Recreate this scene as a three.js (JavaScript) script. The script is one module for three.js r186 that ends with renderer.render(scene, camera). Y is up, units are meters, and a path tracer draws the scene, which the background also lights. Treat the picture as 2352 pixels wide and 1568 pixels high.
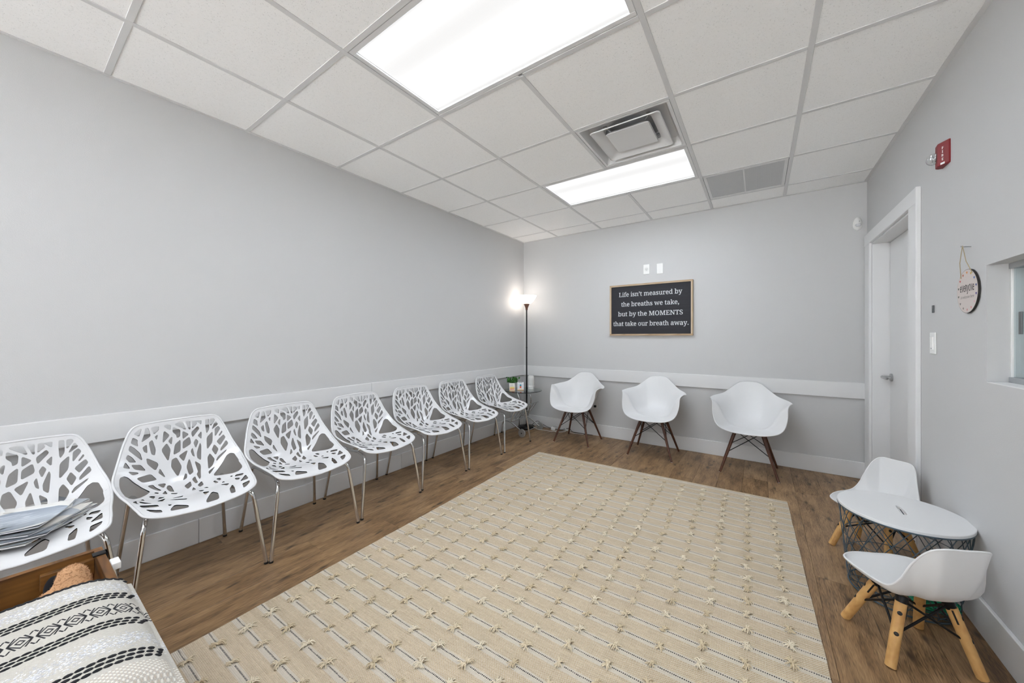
import * as THREE from 'three';
import { RectAreaLightUniformsLib } from 'three/addons/lights/RectAreaLightUniformsLib.js';
import { mergeGeometries } from 'three/addons/utils/BufferGeometryUtils.js';
import { RoundedBoxGeometry } from 'three/addons/geometries/RoundedBoxGeometry.js';
import { MarchingCubes } from 'three/addons/objects/MarchingCubes.js';
import { FontLoader } from 'three/addons/loaders/FontLoader.js';
import { TextGeometry } from 'three/addons/geometries/TextGeometry.js';
import { ImprovedNoise } from 'three/addons/math/ImprovedNoise.js';

// ------------------------------------------------------------------ camera, lights, exposure
const scene = new THREE.Scene();
scene.background = new THREE.Color(0.86, 0.92, 1.0);            // bright sky outside the shop windows behind the camera
scene.backgroundIntensity = 1.5;
const camera = new THREE.PerspectiveCamera(87.692, 2352 / 1568, 0.05, 40);
camera.position.set(2.7913, 1.2352, 4.2787);
camera.rotation.set(0, 0.60076, 0, 'YXZ');
camera.setViewOffset(2352, 1568, -8.2, 9.09, 2352, 1568);        // lens shifted, camera level
const renderer = new THREE.WebGLRenderer({ antialias: true });
renderer.toneMapping = THREE.LinearToneMapping;
renderer.toneMappingExposure = 1.46;
renderer.shadowMap.enabled = true;
RectAreaLightUniformsLib.init();
const TROFFER_NITS = 7.2;        // radiance of each ceiling troffer
const LAMP_POWER = 0.11;          // point light in the floor lamp bowl

const sun = new THREE.DirectionalLight(0xfaf9f8, 78); sun.position.set(-3, 13, 14); sun.target.position.set(1.8, 0, 10);   // on the pavement outside, kept out by the canopy
sun.castShadow = true; sun.shadow.camera.left = sun.shadow.camera.bottom = -10; sun.shadow.camera.right = sun.shadow.camera.top = 10; sun.shadow.camera.far = 40; scene.add(sun, sun.target);

// ------------------------------------------------------------------ dimensions (metres)
const W = 3.566, H = 2.591, D = 8.3;                             // room width, height, depth
const GX = [0, 0.554, 1.1636, 1.7732, 2.3828, 2.9924, W];        // ceiling grid lines across
const GZ = [0, 0.3004, 0.91, 1.5196, 2.1292, 2.7388, 3.3484, 3.958, 4.5676, 5.1772, 5.7868, 6.3964, 7.006, 7.6156, 8.2252, D];

// ------------------------------------------------------------------ helpers
let seed = 7;
const rnd = () => { seed = (seed * 1664525 + 1013904223) >>> 0; return seed / 4294967296; };
const rr = (a, b) => a + (b - a) * rnd();
const V = (x, y, z) => new THREE.Vector3(x, y, z);
const perlin = new ImprovedNoise();
const noise = (x, y, z = 0) => perlin.noise(x + 31.7, y + 17.3, z + 5.1);
const fbm = (x, y, z = 0, o = 4) => { let s = 0, a = 0.5; for (let i = 0; i < o; i++) { s += a * noise(x, y, z + i * 9.1); x *= 2.03; y *= 2.03; a *= 0.5; } return s; };
const clamp = (x, a = 0, b = 1) => Math.min(b, Math.max(a, x));
const lerp = (a, b, t) => a + (b - a) * t;
const smooth = (a, b, x) => { const t = clamp((x - a) / (b - a)); return t * t * (3 - 2 * t); };
const taken = {};
const numbered = (n) => { const k = taken[n] = (taken[n] ?? -1) + 1; return k ? `${n}_${String(k).padStart(3, '0')}` : n; };
const shade = (o) => { o.castShadow = true; o.receiveShadow = true; return o; };
function part(name, geo, mat, parent) { const m = shade(new THREE.Mesh(geo, mat)); m.name = name; parent.add(m); return m; }
function thing(name, label, category, pos = [0, 0, 0], turn = 0, group) {
  const o = new THREE.Group(); o.name = numbered(name); o.position.set(...pos); o.rotation.y = turn; scene.add(o);
  o.userData = { label, category }; if (group) o.userData.group = group;
  return o;
}
function copyOf(src, label, pos, turn, group) {
  const c = src.clone(); c.name = numbered(src.name.replace(/_\d{3}$/, '')); c.position.set(...pos); c.rotation.set(0, turn, 0); scene.add(c);
  c.userData = { label, category: src.userData.category }; if (group) c.userData.group = group;
  return c;
}
function struct(name) { const o = new THREE.Group(); o.name = name; o.userData = { kind: 'structure' }; scene.add(o); return o; }
function structMesh(name, geo, mat) { const m = part(name, geo, mat, scene); m.userData = { kind: 'structure' }; return m; }
const merge = (list) => mergeGeometries(list.map((g) => { const n = g.index ? g.toNonIndexed() : g; for (const k of Object.keys(n.attributes)) if (!['position', 'normal', 'uv'].includes(k)) n.deleteAttribute(k); return n; }));
const at = (g, x, y, z) => { g.translate(x, y, z); return g; };
// plain box between two corners, uv in metres
function bx(x0, y0, z0, x1, y1, z1) { return metric(at(new THREE.BoxGeometry(x1 - x0, y1 - y0, z1 - z0), (x0 + x1) / 2, (y0 + y1) / 2, (z0 + z1) / 2)); }
// rounded box between two corners
function rbx(x0, y0, z0, x1, y1, z1, r = 0.003, s = 2) { return metric(at(new RoundedBoxGeometry(x1 - x0, y1 - y0, z1 - z0, s, r), (x0 + x1) / 2, (y0 + y1) / 2, (z0 + z1) / 2)); }
// uv in metres from the dominant normal axis
function metric(g, ox = 0, oy = 0) {
  const p = g.attributes.position, n = g.attributes.normal, uv = new Float32Array(p.count * 2);
  for (let i = 0; i < p.count; i++) {
    const ax = Math.abs(n.getX(i)), ay = Math.abs(n.getY(i)), az = Math.abs(n.getZ(i)), x = p.getX(i), y = p.getY(i), z = p.getZ(i);
    if (ay >= ax && ay >= az) { uv[2 * i] = x + ox; uv[2 * i + 1] = z + oy; } else if (ax >= az) { uv[2 * i] = z + ox; uv[2 * i + 1] = y + oy; } else { uv[2 * i] = x + ox; uv[2 * i + 1] = y + oy; }
  }
  g.setAttribute('uv', new THREE.BufferAttribute(uv, 2)); return g;
}
function rod(a, b, r1, r2 = r1, seg = 12) {
  const d = b.clone().sub(a), g = new THREE.CylinderGeometry(r2, r1, d.length(), seg);
  g.applyQuaternion(new THREE.Quaternion().setFromUnitVectors(V(0, 1, 0), d.clone().normalize()));
  return at(g, (a.x + b.x) / 2, (a.y + b.y) / 2, (a.z + b.z) / 2);
}
function disc(c, n, r, h, seg = 20) { const u = n.clone().normalize().multiplyScalar(h / 2); return rod(c.clone().sub(u), c.clone().add(u), r, r, seg); }
// swept tube through points, corners rounded by radius
function bent(pts, r, bend = 0.04, rad = 10, closed = false) {
  const out = [], n = pts.length;
  for (let i = 0; i < n; i++) {
    if (!closed && (i === 0 || i === n - 1)) { out.push(pts[i]); continue; }
    const p = pts[i], a = pts[(i + n - 1) % n], b = pts[(i + 1) % n], da = a.clone().sub(p), db = b.clone().sub(p);
    const k = Math.min(bend, da.length() * 0.45, db.length() * 0.45), s = p.clone().addScaledVector(da.normalize(), k), e = p.clone().addScaledVector(db.normalize(), k);
    for (let j = 0; j <= 6; j++) { const t = j / 6; out.push(s.clone().multiplyScalar((1 - t) ** 2).addScaledVector(p, 2 * t * (1 - t)).addScaledVector(e, t * t)); }
  }
  return sweep(out, r, rad, closed);
}
function sweep(pts, r, rad = 8, closed = false) {               // tube along a polyline, capped
  const n = pts.length, pos = [], nor = [], idx = [], uv = []; let ref = null, len = 0;
  for (let i = 0; i < n; i++) {
    const a = closed ? pts[(i + n - 1) % n] : pts[Math.max(0, i - 1)], b = closed ? pts[(i + 1) % n] : pts[Math.min(n - 1, i + 1)];
    const t = b.clone().sub(a).normalize();
    if (!ref) ref = Math.abs(t.y) < 0.9 ? V(0, 1, 0) : V(1, 0, 0);
    const u = ref.clone().addScaledVector(t, -ref.dot(t)).normalize(), w = t.clone().cross(u); ref = u;
    if (i) len += pts[i].distanceTo(pts[i - 1]);
    const rad_i = typeof r === 'function' ? r(i / (n - 1)) : r;
    for (let k = 0; k < rad; k++) {
      const c = Math.cos(2 * Math.PI * k / rad), s = Math.sin(2 * Math.PI * k / rad), q = u.clone().multiplyScalar(c).addScaledVector(w, s);
      pos.push(pts[i].x + q.x * rad_i, pts[i].y + q.y * rad_i, pts[i].z + q.z * rad_i); nor.push(q.x, q.y, q.z); uv.push(k / rad, len);
    }
  }
  for (let i = 0; i < (closed ? n : n - 1); i++) for (let k = 0; k < rad; k++) {
    const a = i * rad + k, b = i * rad + (k + 1) % rad, c = ((i + 1) % n) * rad + k, d = ((i + 1) % n) * rad + (k + 1) % rad;
    idx.push(a, b, c, b, d, c);
  }
  if (!closed) for (const e of [0, n - 1]) { const o = e * rad; for (let k = 1; k < rad - 1; k++) e ? idx.push(o, o + k, o + k + 1) : idx.push(o, o + k + 1, o + k); }
  const g = new THREE.BufferGeometry();
  g.setAttribute('position', new THREE.Float32BufferAttribute(pos, 3)); g.setAttribute('normal', new THREE.Float32BufferAttribute(nor, 3)); g.setAttribute('uv', new THREE.Float32BufferAttribute(uv, 2)); g.setIndex(idx);
  return g;
}
function lathe(pts, seg = 40) { return new THREE.LatheGeometry(pts.map(([r, y]) => new THREE.Vector2(r, y)), seg); }
function spline(P, m, closed = false) {                          // uniform Catmull-Rom through arrays
  const n = P.length, out = [];
  for (let i = 0; i < (closed ? n : n - 1); i++) {
    const g = (k) => (closed ? P[(k + n) % n] : P[Math.min(Math.max(k, 0), n - 1)]), [p0, p1, p2, p3] = [g(i - 1), g(i), g(i + 1), g(i + 2)];
    for (let j = 0; j < m; j++) { const t = j / m; out.push(p1.map((_, c) => 0.5 * (2 * p1[c] + (p2[c] - p0[c]) * t + (2 * p0[c] - 5 * p1[c] + 4 * p2[c] - p3[c]) * t * t + (3 * p1[c] - p0[c] - 3 * p2[c] + p3[c]) * t * t * t))); }
  }
  if (!closed) out.push(P[n - 1]);
  return out;
}
// textures
function tex(w, h, fn, { color = true, repeat = null } = {}) {
  const d = new Uint8Array(w * h * 4);
  for (let y = 0; y < h; y++) for (let x = 0; x < w; x++) { const c = fn(x, y), i = (y * w + x) * 4; if (typeof c === 'number') { d[i] = d[i + 1] = d[i + 2] = clamp(c, 0, 255); } else { d[i] = clamp(c[0], 0, 255); d[i + 1] = clamp(c[1], 0, 255); d[i + 2] = clamp(c[2], 0, 255); } d[i + 3] = 255; }
  const t = new THREE.DataTexture(d, w, h); t.wrapS = t.wrapT = THREE.RepeatWrapping; t.magFilter = THREE.LinearFilter; t.minFilter = THREE.LinearMipmapLinearFilter;
  if (color) t.colorSpace = THREE.SRGBColorSpace; if (repeat) t.repeat.set(...repeat); t.needsUpdate = true; return t;
}
function canvasTex(w, h, draw) { const c = document.createElement('canvas'); c.width = w; c.height = h; draw(c.getContext('2d'), w, h); const t = new THREE.CanvasTexture(c); t.colorSpace = THREE.SRGBColorSpace; t.wrapS = t.wrapT = THREE.RepeatWrapping; return t; }
const std = (o) => new THREE.MeshStandardMaterial(o), phy = (o) => new THREE.MeshPhysicalMaterial(o);
const tileNoise = (n, s, o = 3) => { const f = (x, y) => fbm(x * s / n, y * s / n, 0, o); return (x, y) => { const u = x / n, v = y / n; return lerp(lerp(f(x, y), f(x - n, y), u), lerp(f(x, y - n), f(x - n, y - n), u), v); }; };

// ------------------------------------------------------------------ materials
const orangePeel = (() => { const f = tileNoise(256, 60, 3); return tex(256, 256, (x, y) => 128 + 150 * f(x, y), { color: false, repeat: [4, 4] }); })();
const wallPaint = std({ color: 0xc8c8c8, roughness: 0.62, bumpMap: orangePeel, bumpScale: 0.0006 });
const trimPaint = std({ color: 0xdfdfdf, roughness: 0.42, bumpMap: orangePeel, bumpScale: 0.0002 });
const doorPaint = std({ color: 0xe4e4e4, roughness: 0.42 });
const tileMaps = (() => {
  const n = 1024, f = tileNoise(n, 40, 3), h = new Float32Array(n * n), c = new Float32Array(n * n); let s = 99; const r = () => { s = (s * 1664525 + 1013904223) >>> 0; return s / 4294967296; };
  for (let k = 0; k < 5200; k++) {                               // pinholes and short worm marks
    const cx = r() * n, cy = r() * n, R = 0.8 + 1.6 * r() * r(), a = r() * 6.28, L = r() < 0.3 ? 2 + 5 * r() : 0, dark = 0.35 + 0.65 * r();
    for (let t = 0; t <= L; t += 1) for (let y = -3; y <= 3; y++) for (let x = -3; x <= 3; x++) {
      const px = (Math.floor(cx + Math.cos(a) * t + x) + n) % n, py = (Math.floor(cy + Math.sin(a) * t + y) + n) % n, d = Math.hypot(x, y);
      if (d < R) { const i = py * n + px; h[i] = Math.max(h[i], dark); c[i] = Math.max(c[i], dark * (1 - 0.4 * d / R)); }
    }
  }
  return { map: tex(n, n, (x, y) => { const v = 248 + 4 * f(x, y) - 40 * c[y * n + x]; return [v, v, v - 1]; }), bumpMap: tex(n, n, (x, y) => 200 + 40 * f(x, y) - 150 * h[y * n + x], { color: false }) };
})();
const tileMat = std({ color: 0xffffff, roughness: 0.95, ...tileMaps, bumpScale: 0.0008 });
const gridMat = std({ color: 0xd6d6d6, roughness: 0.55 });
const plasticWhite = phy({ color: 0xe3e3e4, roughness: 0.22, clearcoat: 0.4, clearcoatRoughness: 0.12 });
const shellWhite = phy({ color: 0xe2e2e2, roughness: 0.38, bumpMap: orangePeel, bumpScale: 0.00008 });
const plateWhite = std({ color: 0xeeeeec, roughness: 0.35 });
const metalWhite = std({ color: 0xdedede, roughness: 0.4 });
const chrome = std({ color: 0xd9dadb, roughness: 0.13, metalness: 1 });
const satin = std({ color: 0xb9babb, roughness: 0.3, metalness: 1 });
const blackMetal = std({ color: 0x121214, roughness: 0.42, metalness: 0.4 });
const blackPlastic = std({ color: 0x101012, roughness: 0.5 });
const darkWire = std({ color: 0x4b5b65, roughness: 0.45, metalness: 0.3 });
function woodTex(w, h, base, dark, light, { knots = 3, grain = 26, seedN = 1, mottle = 0 } = {}) {
  const ks = []; let s = seedN * 7919 + 13; const r = () => { s = (s * 1664525 + 1013904223) >>> 0; return s / 4294967296; };
  for (let i = 0; i < knots; i++) ks.push([0.15 + 0.7 * r(), r(), 0.05 + 0.07 * r()]);
  const asp = h / w;
  return tex(w, h, (x, y) => {
    const u = x / w, v = y / h; let du = 0, kn = 0;
    for (const [kx, ky, kr] of ks) { let dy = v - ky; dy -= Math.round(dy); const d2 = ((u - kx) / kr) ** 2 + (dy * asp / (kr * 2.6)) ** 2; const e = Math.exp(-d2); du += e * (u - kx) * 1.6; kn += Math.exp(-d2 * 5); }
    const q = u + du * 0.6, y1 = v * asp;
    const cyc = lerp(fbm(q * 5, y1 * 0.55, seedN, 4), fbm(q * 5, (y1 - asp) * 0.55, seedN, 4), v);
    const fine = lerp(noise(q * grain * 2.2, y1 * 2.4, seedN + 3), noise(q * grain * 2.2, (y1 - asp) * 2.4, seedN + 3), v);
    const ring = Math.sin((q * 3 + cyc * 2.4) * grain * 0.5) * 0.5 + 0.5;
    const blot = lerp(fbm(u * 1.6, y1 * 0.8, seedN + 8, 3), fbm(u * 1.6, (y1 - asp) * 0.8, seedN + 8, 3), v);
    let t = 0.5 + 0.85 * cyc + 0.16 * (ring - 0.5) + 0.26 * fine + 0.55 * blot;
    if (mottle) { const cl = lerp(fbm(u * 2.6 + du, y1 * 0.9, seedN + 15, 4), fbm(u * 2.6 + du, (y1 - asp) * 0.9, seedN + 15, 4), v), po = lerp(noise(q * 95, y1 * 7, seedN + 23), noise(q * 95, (y1 - asp) * 7, seedN + 23), v); t = 0.5 + 0.55 * cyc + 0.30 * (ring - 0.5) * clamp(0.4 + 2 * cl) + 0.32 * fine + 0.7 * cl + 0.3 * blot + 0.42 * po; }
    t = clamp(t);
    const c = t < 0.5 ? [0, 1, 2].map((i) => lerp(dark[i], base[i], t * 2)) : [0, 1, 2].map((i) => lerp(base[i], light[i], t * 2 - 1));
    const k = clamp(kn) * (mottle ? 0.75 : 0.6); return c.map((v2, i) => lerp(v2, dark[i] * 0.62, k));
  });
}
const plankMats = [0, 1, 2, 3, 4].map((i) => { const g = [-5, 2, 7, -2, 5][i]; return phy({ map: woodTex(256, 1536, [139 + g, 109 + g, 76 + g], [78 + g, 57 + g, 37 + g], [172 + g, 140 + g, 102 + g], { knots: 4 + i % 3, seedN: i + 1, mottle: 1 }), roughness: 0.46, clearcoat: 0.08, clearcoatRoughness: 0.35 }); });
const slabMat = std({ color: 0x2a2019, roughness: 0.9 });
const walnut = std({ map: woodTex(64, 512, [86, 50, 32], [48, 26, 17], [112, 68, 44], { knots: 0, grain: 14, seedN: 21 }), roughness: 0.4 });
const beech = std({ map: woodTex(64, 512, [206, 160, 98], [184, 134, 76], [222, 180, 118], { knots: 0, grain: 12, seedN: 23 }), roughness: 0.5 });
const crateWood = std({ map: woodTex(512, 512, [114, 74, 31], [42, 24, 10], [152, 106, 50], { knots: 6, grain: 20, seedN: 29 }), roughness: 0.55 });

// ------------------------------------------------------------------ floor: laid planks on a slab
const floor = struct('floor');
part('slab', bx(-0.12, -0.12, -0.12, W + 0.14, -0.009, D + 0.12), slabMat, floor);
{
  const pw = 0.1783, pl = 1.22;
  const chamfer = (w, l, h, c) => {                              // plank with eased long edges, top at y = 0
    const s = new THREE.Shape([[-w / 2, -h], [w / 2, -h], [w / 2, -c], [w / 2 - c, 0], [-w / 2 + c, 0], [-w / 2, -c]].map(([x, y]) => new THREE.Vector2(x, y)));
    return at(new THREE.ExtrudeGeometry(s, { depth: l, bevelEnabled: false }), 0, 0, -l / 2);
  };
  for (let i = 0; i < 20; i++) {
    let z = -(0.15 + ((i * 0.437) % 1) * 0.95);
    for (let j = 0; z < D; j++) {
      const z0 = Math.max(z, 0) + 0.0004, z1 = Math.min(z + pl, D) - 0.0004; z += pl;
      if (z1 - z0 < 0.02) continue;
      const g = chamfer(pw - 0.0006, z1 - z0, 0.009, 0.0012), p = g.attributes.position, uv = new Float32Array(p.count * 2), ou = rnd(), ov = rnd(), flip = rnd() < 0.5 ? -1 : 1;
      for (let k = 0; k < p.count; k++) { uv[2 * k] = 0.5 + flip * p.getX(k) / pw; uv[2 * k + 1] = ov + p.getZ(k) / 1.22; }
      g.setAttribute('uv', new THREE.BufferAttribute(uv, 2));
      const m = part('plank', g, plankMats[Math.floor(rnd() * 5)], floor); m.position.set((i + 0.5) * pw, 0, (z0 + z1) / 2);
    }
  }
}

// ------------------------------------------------------------------ ceiling: tiles on a grid under a deck
const ceiling = struct('ceiling');
part('ceiling_deck', bx(-0.12, H + 0.28, -0.12, W + 0.14, H + 0.38, D + 0.12), tileMat, ceiling);
{
  for (let i = 0; i < 6; i++) for (let j = 0; j < 15; j++) {
    const a = GX[i], b = GX[i + 1], c = GZ[j], d = GZ[j + 1];
    const fit = (i === 2 || i === 3) && (j === 2 || j === 5 || j === 8 || j === 11) || (i === 3 && j === 3) || (i === 4 && j === 1);
    if (fit) continue;
    const g = bx(a + 0.004, H + 0.0025, c + 0.004, b - 0.004, H + 0.018, d - 0.004), p = g.attributes.position, uv = g.attributes.uv, ou = rnd(), ov = rnd();
    for (let k = 0; k < p.count; k++) uv.setXY(k, ou + uv.getX(k) / 0.61, ov + uv.getY(k) / 0.61);
    const t = part('ceiling_tile', g, tileMat, ceiling);
    t.position.y = rr(-0.0006, 0.0006);
  }
  const tw = 0.0125;
  for (let i = 1; i < 6; i++) {
    const gaps = i === 3 ? [[0, GZ[2]], [GZ[3], GZ[5]], [GZ[6], GZ[8]], [GZ[9], GZ[11]], [GZ[12], D]] : [[0, D]];
    for (const [a, b] of gaps) part('grid_tee', rbx(GX[i] - tw, H - 0.001, a, GX[i] + tw, H + 0.03, b, 0.0012), gridMat, ceiling);
  }
  for (let j = 1; j < 15; j++) for (let i = 0; i < 6; i++) part('grid_tee', rbx(GX[i] + (i ? tw : 0), H - 0.0004, GZ[j] - tw, GX[i + 1] - (i < 5 ? tw : 0), H + 0.03, GZ[j] + tw, 0.0012), gridMat, ceiling);
  for (const [a, b, c, d] of [[0, 0, 0.022, D], [W - 0.022, 0, W, D], [0.022, 0, W - 0.022, 0.022], [0.022, D - 0.022, W - 0.022, D]]) part('wall_angle', bx(a, H - 0.0012, b, c, H + 0.002, d), gridMat, ceiling);
}

// ------------------------------------------------------------------ walls
structMesh('wall_left', bx(-0.12, -0.12, -0.12, 0, H + 0.3, D + 0.12), wallPaint);
structMesh('wall_back', bx(0, -0.12, -0.12, W + 0.14, H + 0.3, 0), wallPaint);
structMesh('wall_front', merge([bx(0, -0.12, D, 0.25, H + 0.3, D + 0.12), bx(3.3, -0.12, D, W + 0.14, H + 0.3, D + 0.12), bx(0.25, -0.12, D, 3.3, 0.12, D + 0.12), bx(0.25, 2.45, D, 3.3, H + 0.3, D + 0.12)]), wallPaint);
const dz0 = 0.153, dz1 = 1.112, dTop = 2.028, wz0 = 1.968, wz1 = 3.17, wy0 = 1.05, wy1 = 1.534, WT = 0.14;
structMesh('wall_right', merge([bx(W, -0.12, 0, W + WT, H + 0.3, dz0), bx(W, dTop, dz0, W + WT, H + 0.3, dz1), bx(W, -0.12, dz1, W + WT, H + 0.3, wz0),
  bx(W, -0.12, wz0, W + WT, wy0, wz1), bx(W, wy1, wz0, W + WT, H + 0.3, wz1), bx(W, -0.12, wz1, W + WT, H + 0.3, D)]), wallPaint);

// baseboards and the broad chair rail
const board = (name, list) => { const o = struct(name); for (const [n, ...b] of list) part(n, rbx(...b, 0.004), trimPaint, o); return o; };
board('baseboard_left', [['board', 0, 0, 0.015, 0.015, 0.145, 2.13], ['board', 0, 0, 2.131, 0.015, 0.145, 3.592], ['board', 0, 0, 3.593, 0.015, 0.145, D]]);
board('baseboard_back', [['board', 0, 0, 0, W, 0.145, 0.015]]);
board('baseboard_right', [['board', W - 0.015, 0, 1.252, W, 0.145, 3.7], ['board', W - 0.015, 0, 3.701, W, 0.145, D]]);
board('baseboard_front', [['board', 0.015, 0, D - 0.015, W - 0.015, 0.145, D]]);
board('trim_1', [['rail_board', 0, 0.702, 0.019, 0.019, 0.842, 2.44], ['rail_board', 0, 0.702, 2.441, 0.019, 0.842, D]]);
board('trim_2', [['rail_board', 0, 0.698, 0, W, 0.838, 0.019]]);

// door in its casing
{
  const t = struct('trim_3'), c0 = W - 0.018, add = (n, ...b) => part(n, rbx(...b, 0.003), doorPaint, t);
  add('casing_board', c0, 0, dz0 - 0.138, W, dTop, dz0 + 0.006); add('casing_board', c0, 0, dz1 - 0.006, W, dTop, dz1 + 0.125);
  add('casing_board', c0 - 0.003, dTop - 0.006, dz0 - 0.138, W, dTop + 0.086, dz1 + 0.135);
  add('back_band', c0 - 0.004, 0, dz1 + 0.125, W, dTop + 0.086, dz1 + 0.14);
  add('jamb', W, 0, dz0, W + WT, dTop - 0.016, dz0 + 0.018); add('jamb', W, 0, dz1 - 0.018, W + WT, dTop - 0.016, dz1); add('jamb', W, dTop - 0.018, dz0, W + WT, dTop, dz1);
  add('door_stop', W + 0.146, 0, dz0, W + 0.158, dTop, dz1);
  part('threshold', bx(W, -0.009, dz0 + 0.018, W + WT, 0.001, dz1 - 0.018), plankMats[0], t);
  const d = struct('door_1');
  part('door_slab', rbx(W + 0.104, 0.008, dz0 + 0.021, W + 0.139, dTop - 0.021, dz1 - 0.021, 0.002), doorPaint, d);
  const h = new THREE.Group(); h.name = 'door_handle'; d.add(h);
  const hx = W + 0.104, hy = 0.915, hz = dz0 + 0.075;
  part('rose', disc(V(hx - 0.005, hy, hz), V(1, 0, 0), 0.031, 0.011, 32), satin, h);
  part('lever', merge([rod(V(hx - 0.008, hy, hz), V(hx - 0.052, hy, hz), 0.011), sweep([V(hx - 0.052, hy, hz - 0.012), V(hx - 0.056, hy, hz + 0.03), V(hx - 0.057, hy - 0.001, hz + 0.075), V(hx - 0.053, hy - 0.002, hz + 0.118)], (s) => 0.0115 - 0.003 * s, 12)]), satin, h);
}

{                                                                // shop windows behind the camera, canopy and pavement outside
  const t = struct('window_2'), frame = std({ color: 0x8d9092, roughness: 0.4, metalness: 0.6 }), pane = phy({ color: 0xffffff, roughness: 0.0, transmission: 1, thickness: 0, ior: 1.5 });
  const xs = [0.25, 1.2667, 2.2833, 3.3];
  for (const x of xs) part('mullion', rbx(Math.max(0.25, x - 0.025), 0.12, D + 0.03, Math.min(3.3, x + 0.025), 2.45, D + 0.09, 0.003), frame, t);
  for (const y of [0.12, 2.4]) part('rail', rbx(0.275, y, D + 0.031, 3.275, y + 0.05, D + 0.089, 0.003), frame, t);
  for (let i = 0; i < 3; i++) part('window_pane', bx(xs[i] + 0.025, 0.17, D + 0.055, xs[i + 1] - 0.025, 2.4, D + 0.061), pane, t);
  structMesh('pavement', bx(-9, -0.2, D + 0.12, 12, -0.02, D + 14), std({ color: 0xb6b8ba, roughness: 0.9 }));
  structMesh('canopy', bx(-2, 2.7, D + 0.12, W + 2.2, 2.82, D + 1.5), std({ color: 0xd8d6d2, roughness: 0.8 }));
}

// reception window: reveal, tracks, two sliding panes, and the small office behind them
const glass = phy({ color: 0xeef4f6, roughness: 0.02, transmission: 1, thickness: 0, ior: 1.5 });
{
  const t = struct('window_1'), x = W + 0.063;
  part('window_sill', rbx(W, wy0 - 0.002, wz0, W + WT, wy0 + 0.004, wz1, 0.002), trimPaint, t);
  const b = (n, m, ...c) => part(n, rbx(...c, 0.0015), m, t);
  const alu = std({ color: 0xb9bcbe, roughness: 0.35, metalness: 0.7 });
  b('track', alu, x - 0.006, wy0 + 0.004, wz0, x + 0.05, wy0 + 0.026, wz1); b('track', alu, x - 0.006, wy1 - 0.022, wz0, x + 0.05, wy1, wz1);
  b('side_channel', plateWhite, x - 0.002, wy0 + 0.026, wz0, x + 0.05, wy1 - 0.022, wz0 + 0.008);
  const p1 = b('window_pane', glass, x + 0.004, wy0 + 0.026, wz0 + 0.008, x + 0.010, wy1 - 0.022, 2.6), p2 = b('window_pane', glass, x + 0.028, wy0 + 0.026, 2.56, x + 0.034, wy1 - 0.022, wz1);
  part('finger_pull', rbx(x - 0.001, 1.248, 2.02, x + 0.004, 1.336, 2.038, 0.0015), std({ color: 0x6d7072, roughness: 0.4, metalness: 0.6 }), p1);
  const office = std({ color: 0xdcdbd9, roughness: 0.7 }), X0 = W + WT, X1 = W + 1.7, Z0 = 0.2 + 1.2, Z1 = 4.2;
  const o = struct('wall_office');
  part('panel', bx(X1, 0, Z0, X1 + 0.1, 2.5, Z1), office, o); part('panel', bx(X0, 0, Z0 - 0.1, X1 + 0.1, 2.5, Z0), office, o); part('panel', bx(X0, 0, Z1, X1 + 0.1, 2.5, Z1 + 0.1), office, o);
  part('panel', bx(X0, 2.5, Z0 - 0.1, X1 + 0.1, 2.6, Z1 + 0.1), office, o); part('panel', bx(X0, -0.1, Z0 - 0.1, X1 + 0.1, 0, Z1 + 0.1), office, o);
}

// ------------------------------------------------------------------ ceiling fittings
const lensGlow = (() => {                                        // prismatic lens with three tubes behind it
  const n = 128; return tex(n, n, (x, y) => { const v = y / n; let s = 0.88; for (const c of [0.14, 0.42, 0.9]) s += 0.12 * Math.exp(-(((v - c) / 0.15) ** 2)); const e = smooth(0, 0.05, v) * smooth(0, 0.05, 1 - v); const q = 255 * clamp(s) * (0.9 + 0.1 * e); return [q, q, q]; });
})();
const lensMat = std({ color: 0x8c8c8c, roughness: 0.5, emissive: 0xffffff, emissiveMap: lensGlow, emissiveIntensity: 0.68 });
function troffer(x0, z0, x1, z1, label) {
  const o = thing('ceiling_light', label, 'ceiling light', [(x0 + x1) / 2, H, (z0 + z1) / 2]), a = (x1 - x0) / 2 - 0.014, b = (z1 - z0) / 2 - 0.014, f = 0.026;
  part('frame', merge([rbx(-a, 0.001, -b, a, 0.03, -b + f, 0.003), rbx(-a, 0.001, b - f, a, 0.03, b, 0.003), rbx(-a, 0.001, -b + f, -a + f, 0.03, b - f, 0.003), rbx(a - f, 0.001, -b + f, a, 0.03, b - f, 0.003)]), metalWhite, o);
  const g = at(new THREE.BoxGeometry(2 * (a - f), 0.004, 2 * (b - f)), 0, 0.012, 0);
  part('lens', g, lensMat, o);
  part('housing', bx(-a + 0.01, 0.03, -b + 0.01, a - 0.01, 0.12, b - 0.01), metalWhite, o);
  const l = new THREE.RectAreaLight(0xecf5ff, TROFFER_NITS, 2 * (a - f) - 0.01, 2 * (b - f) - 0.01); l.position.y = 0.006; l.rotation.x = -Math.PI / 2; l.name = 'tube_light'; o.add(l);
}
troffer(GX[2], GZ[5], GX[4], GZ[6], 'large rectangular ceiling light cut by the top edge of the picture');
troffer(GX[2], GZ[2], GX[4], GZ[3], 'rectangular ceiling light beyond the square air diffuser, nearer the back wall');
troffer(GX[2], GZ[8], GX[4], GZ[9], 'rectangular ceiling light just behind the camera, outside the picture');
troffer(GX[2], GZ[11], GX[4], GZ[12], 'rectangular ceiling light near the shop windows, outside the picture');
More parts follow.
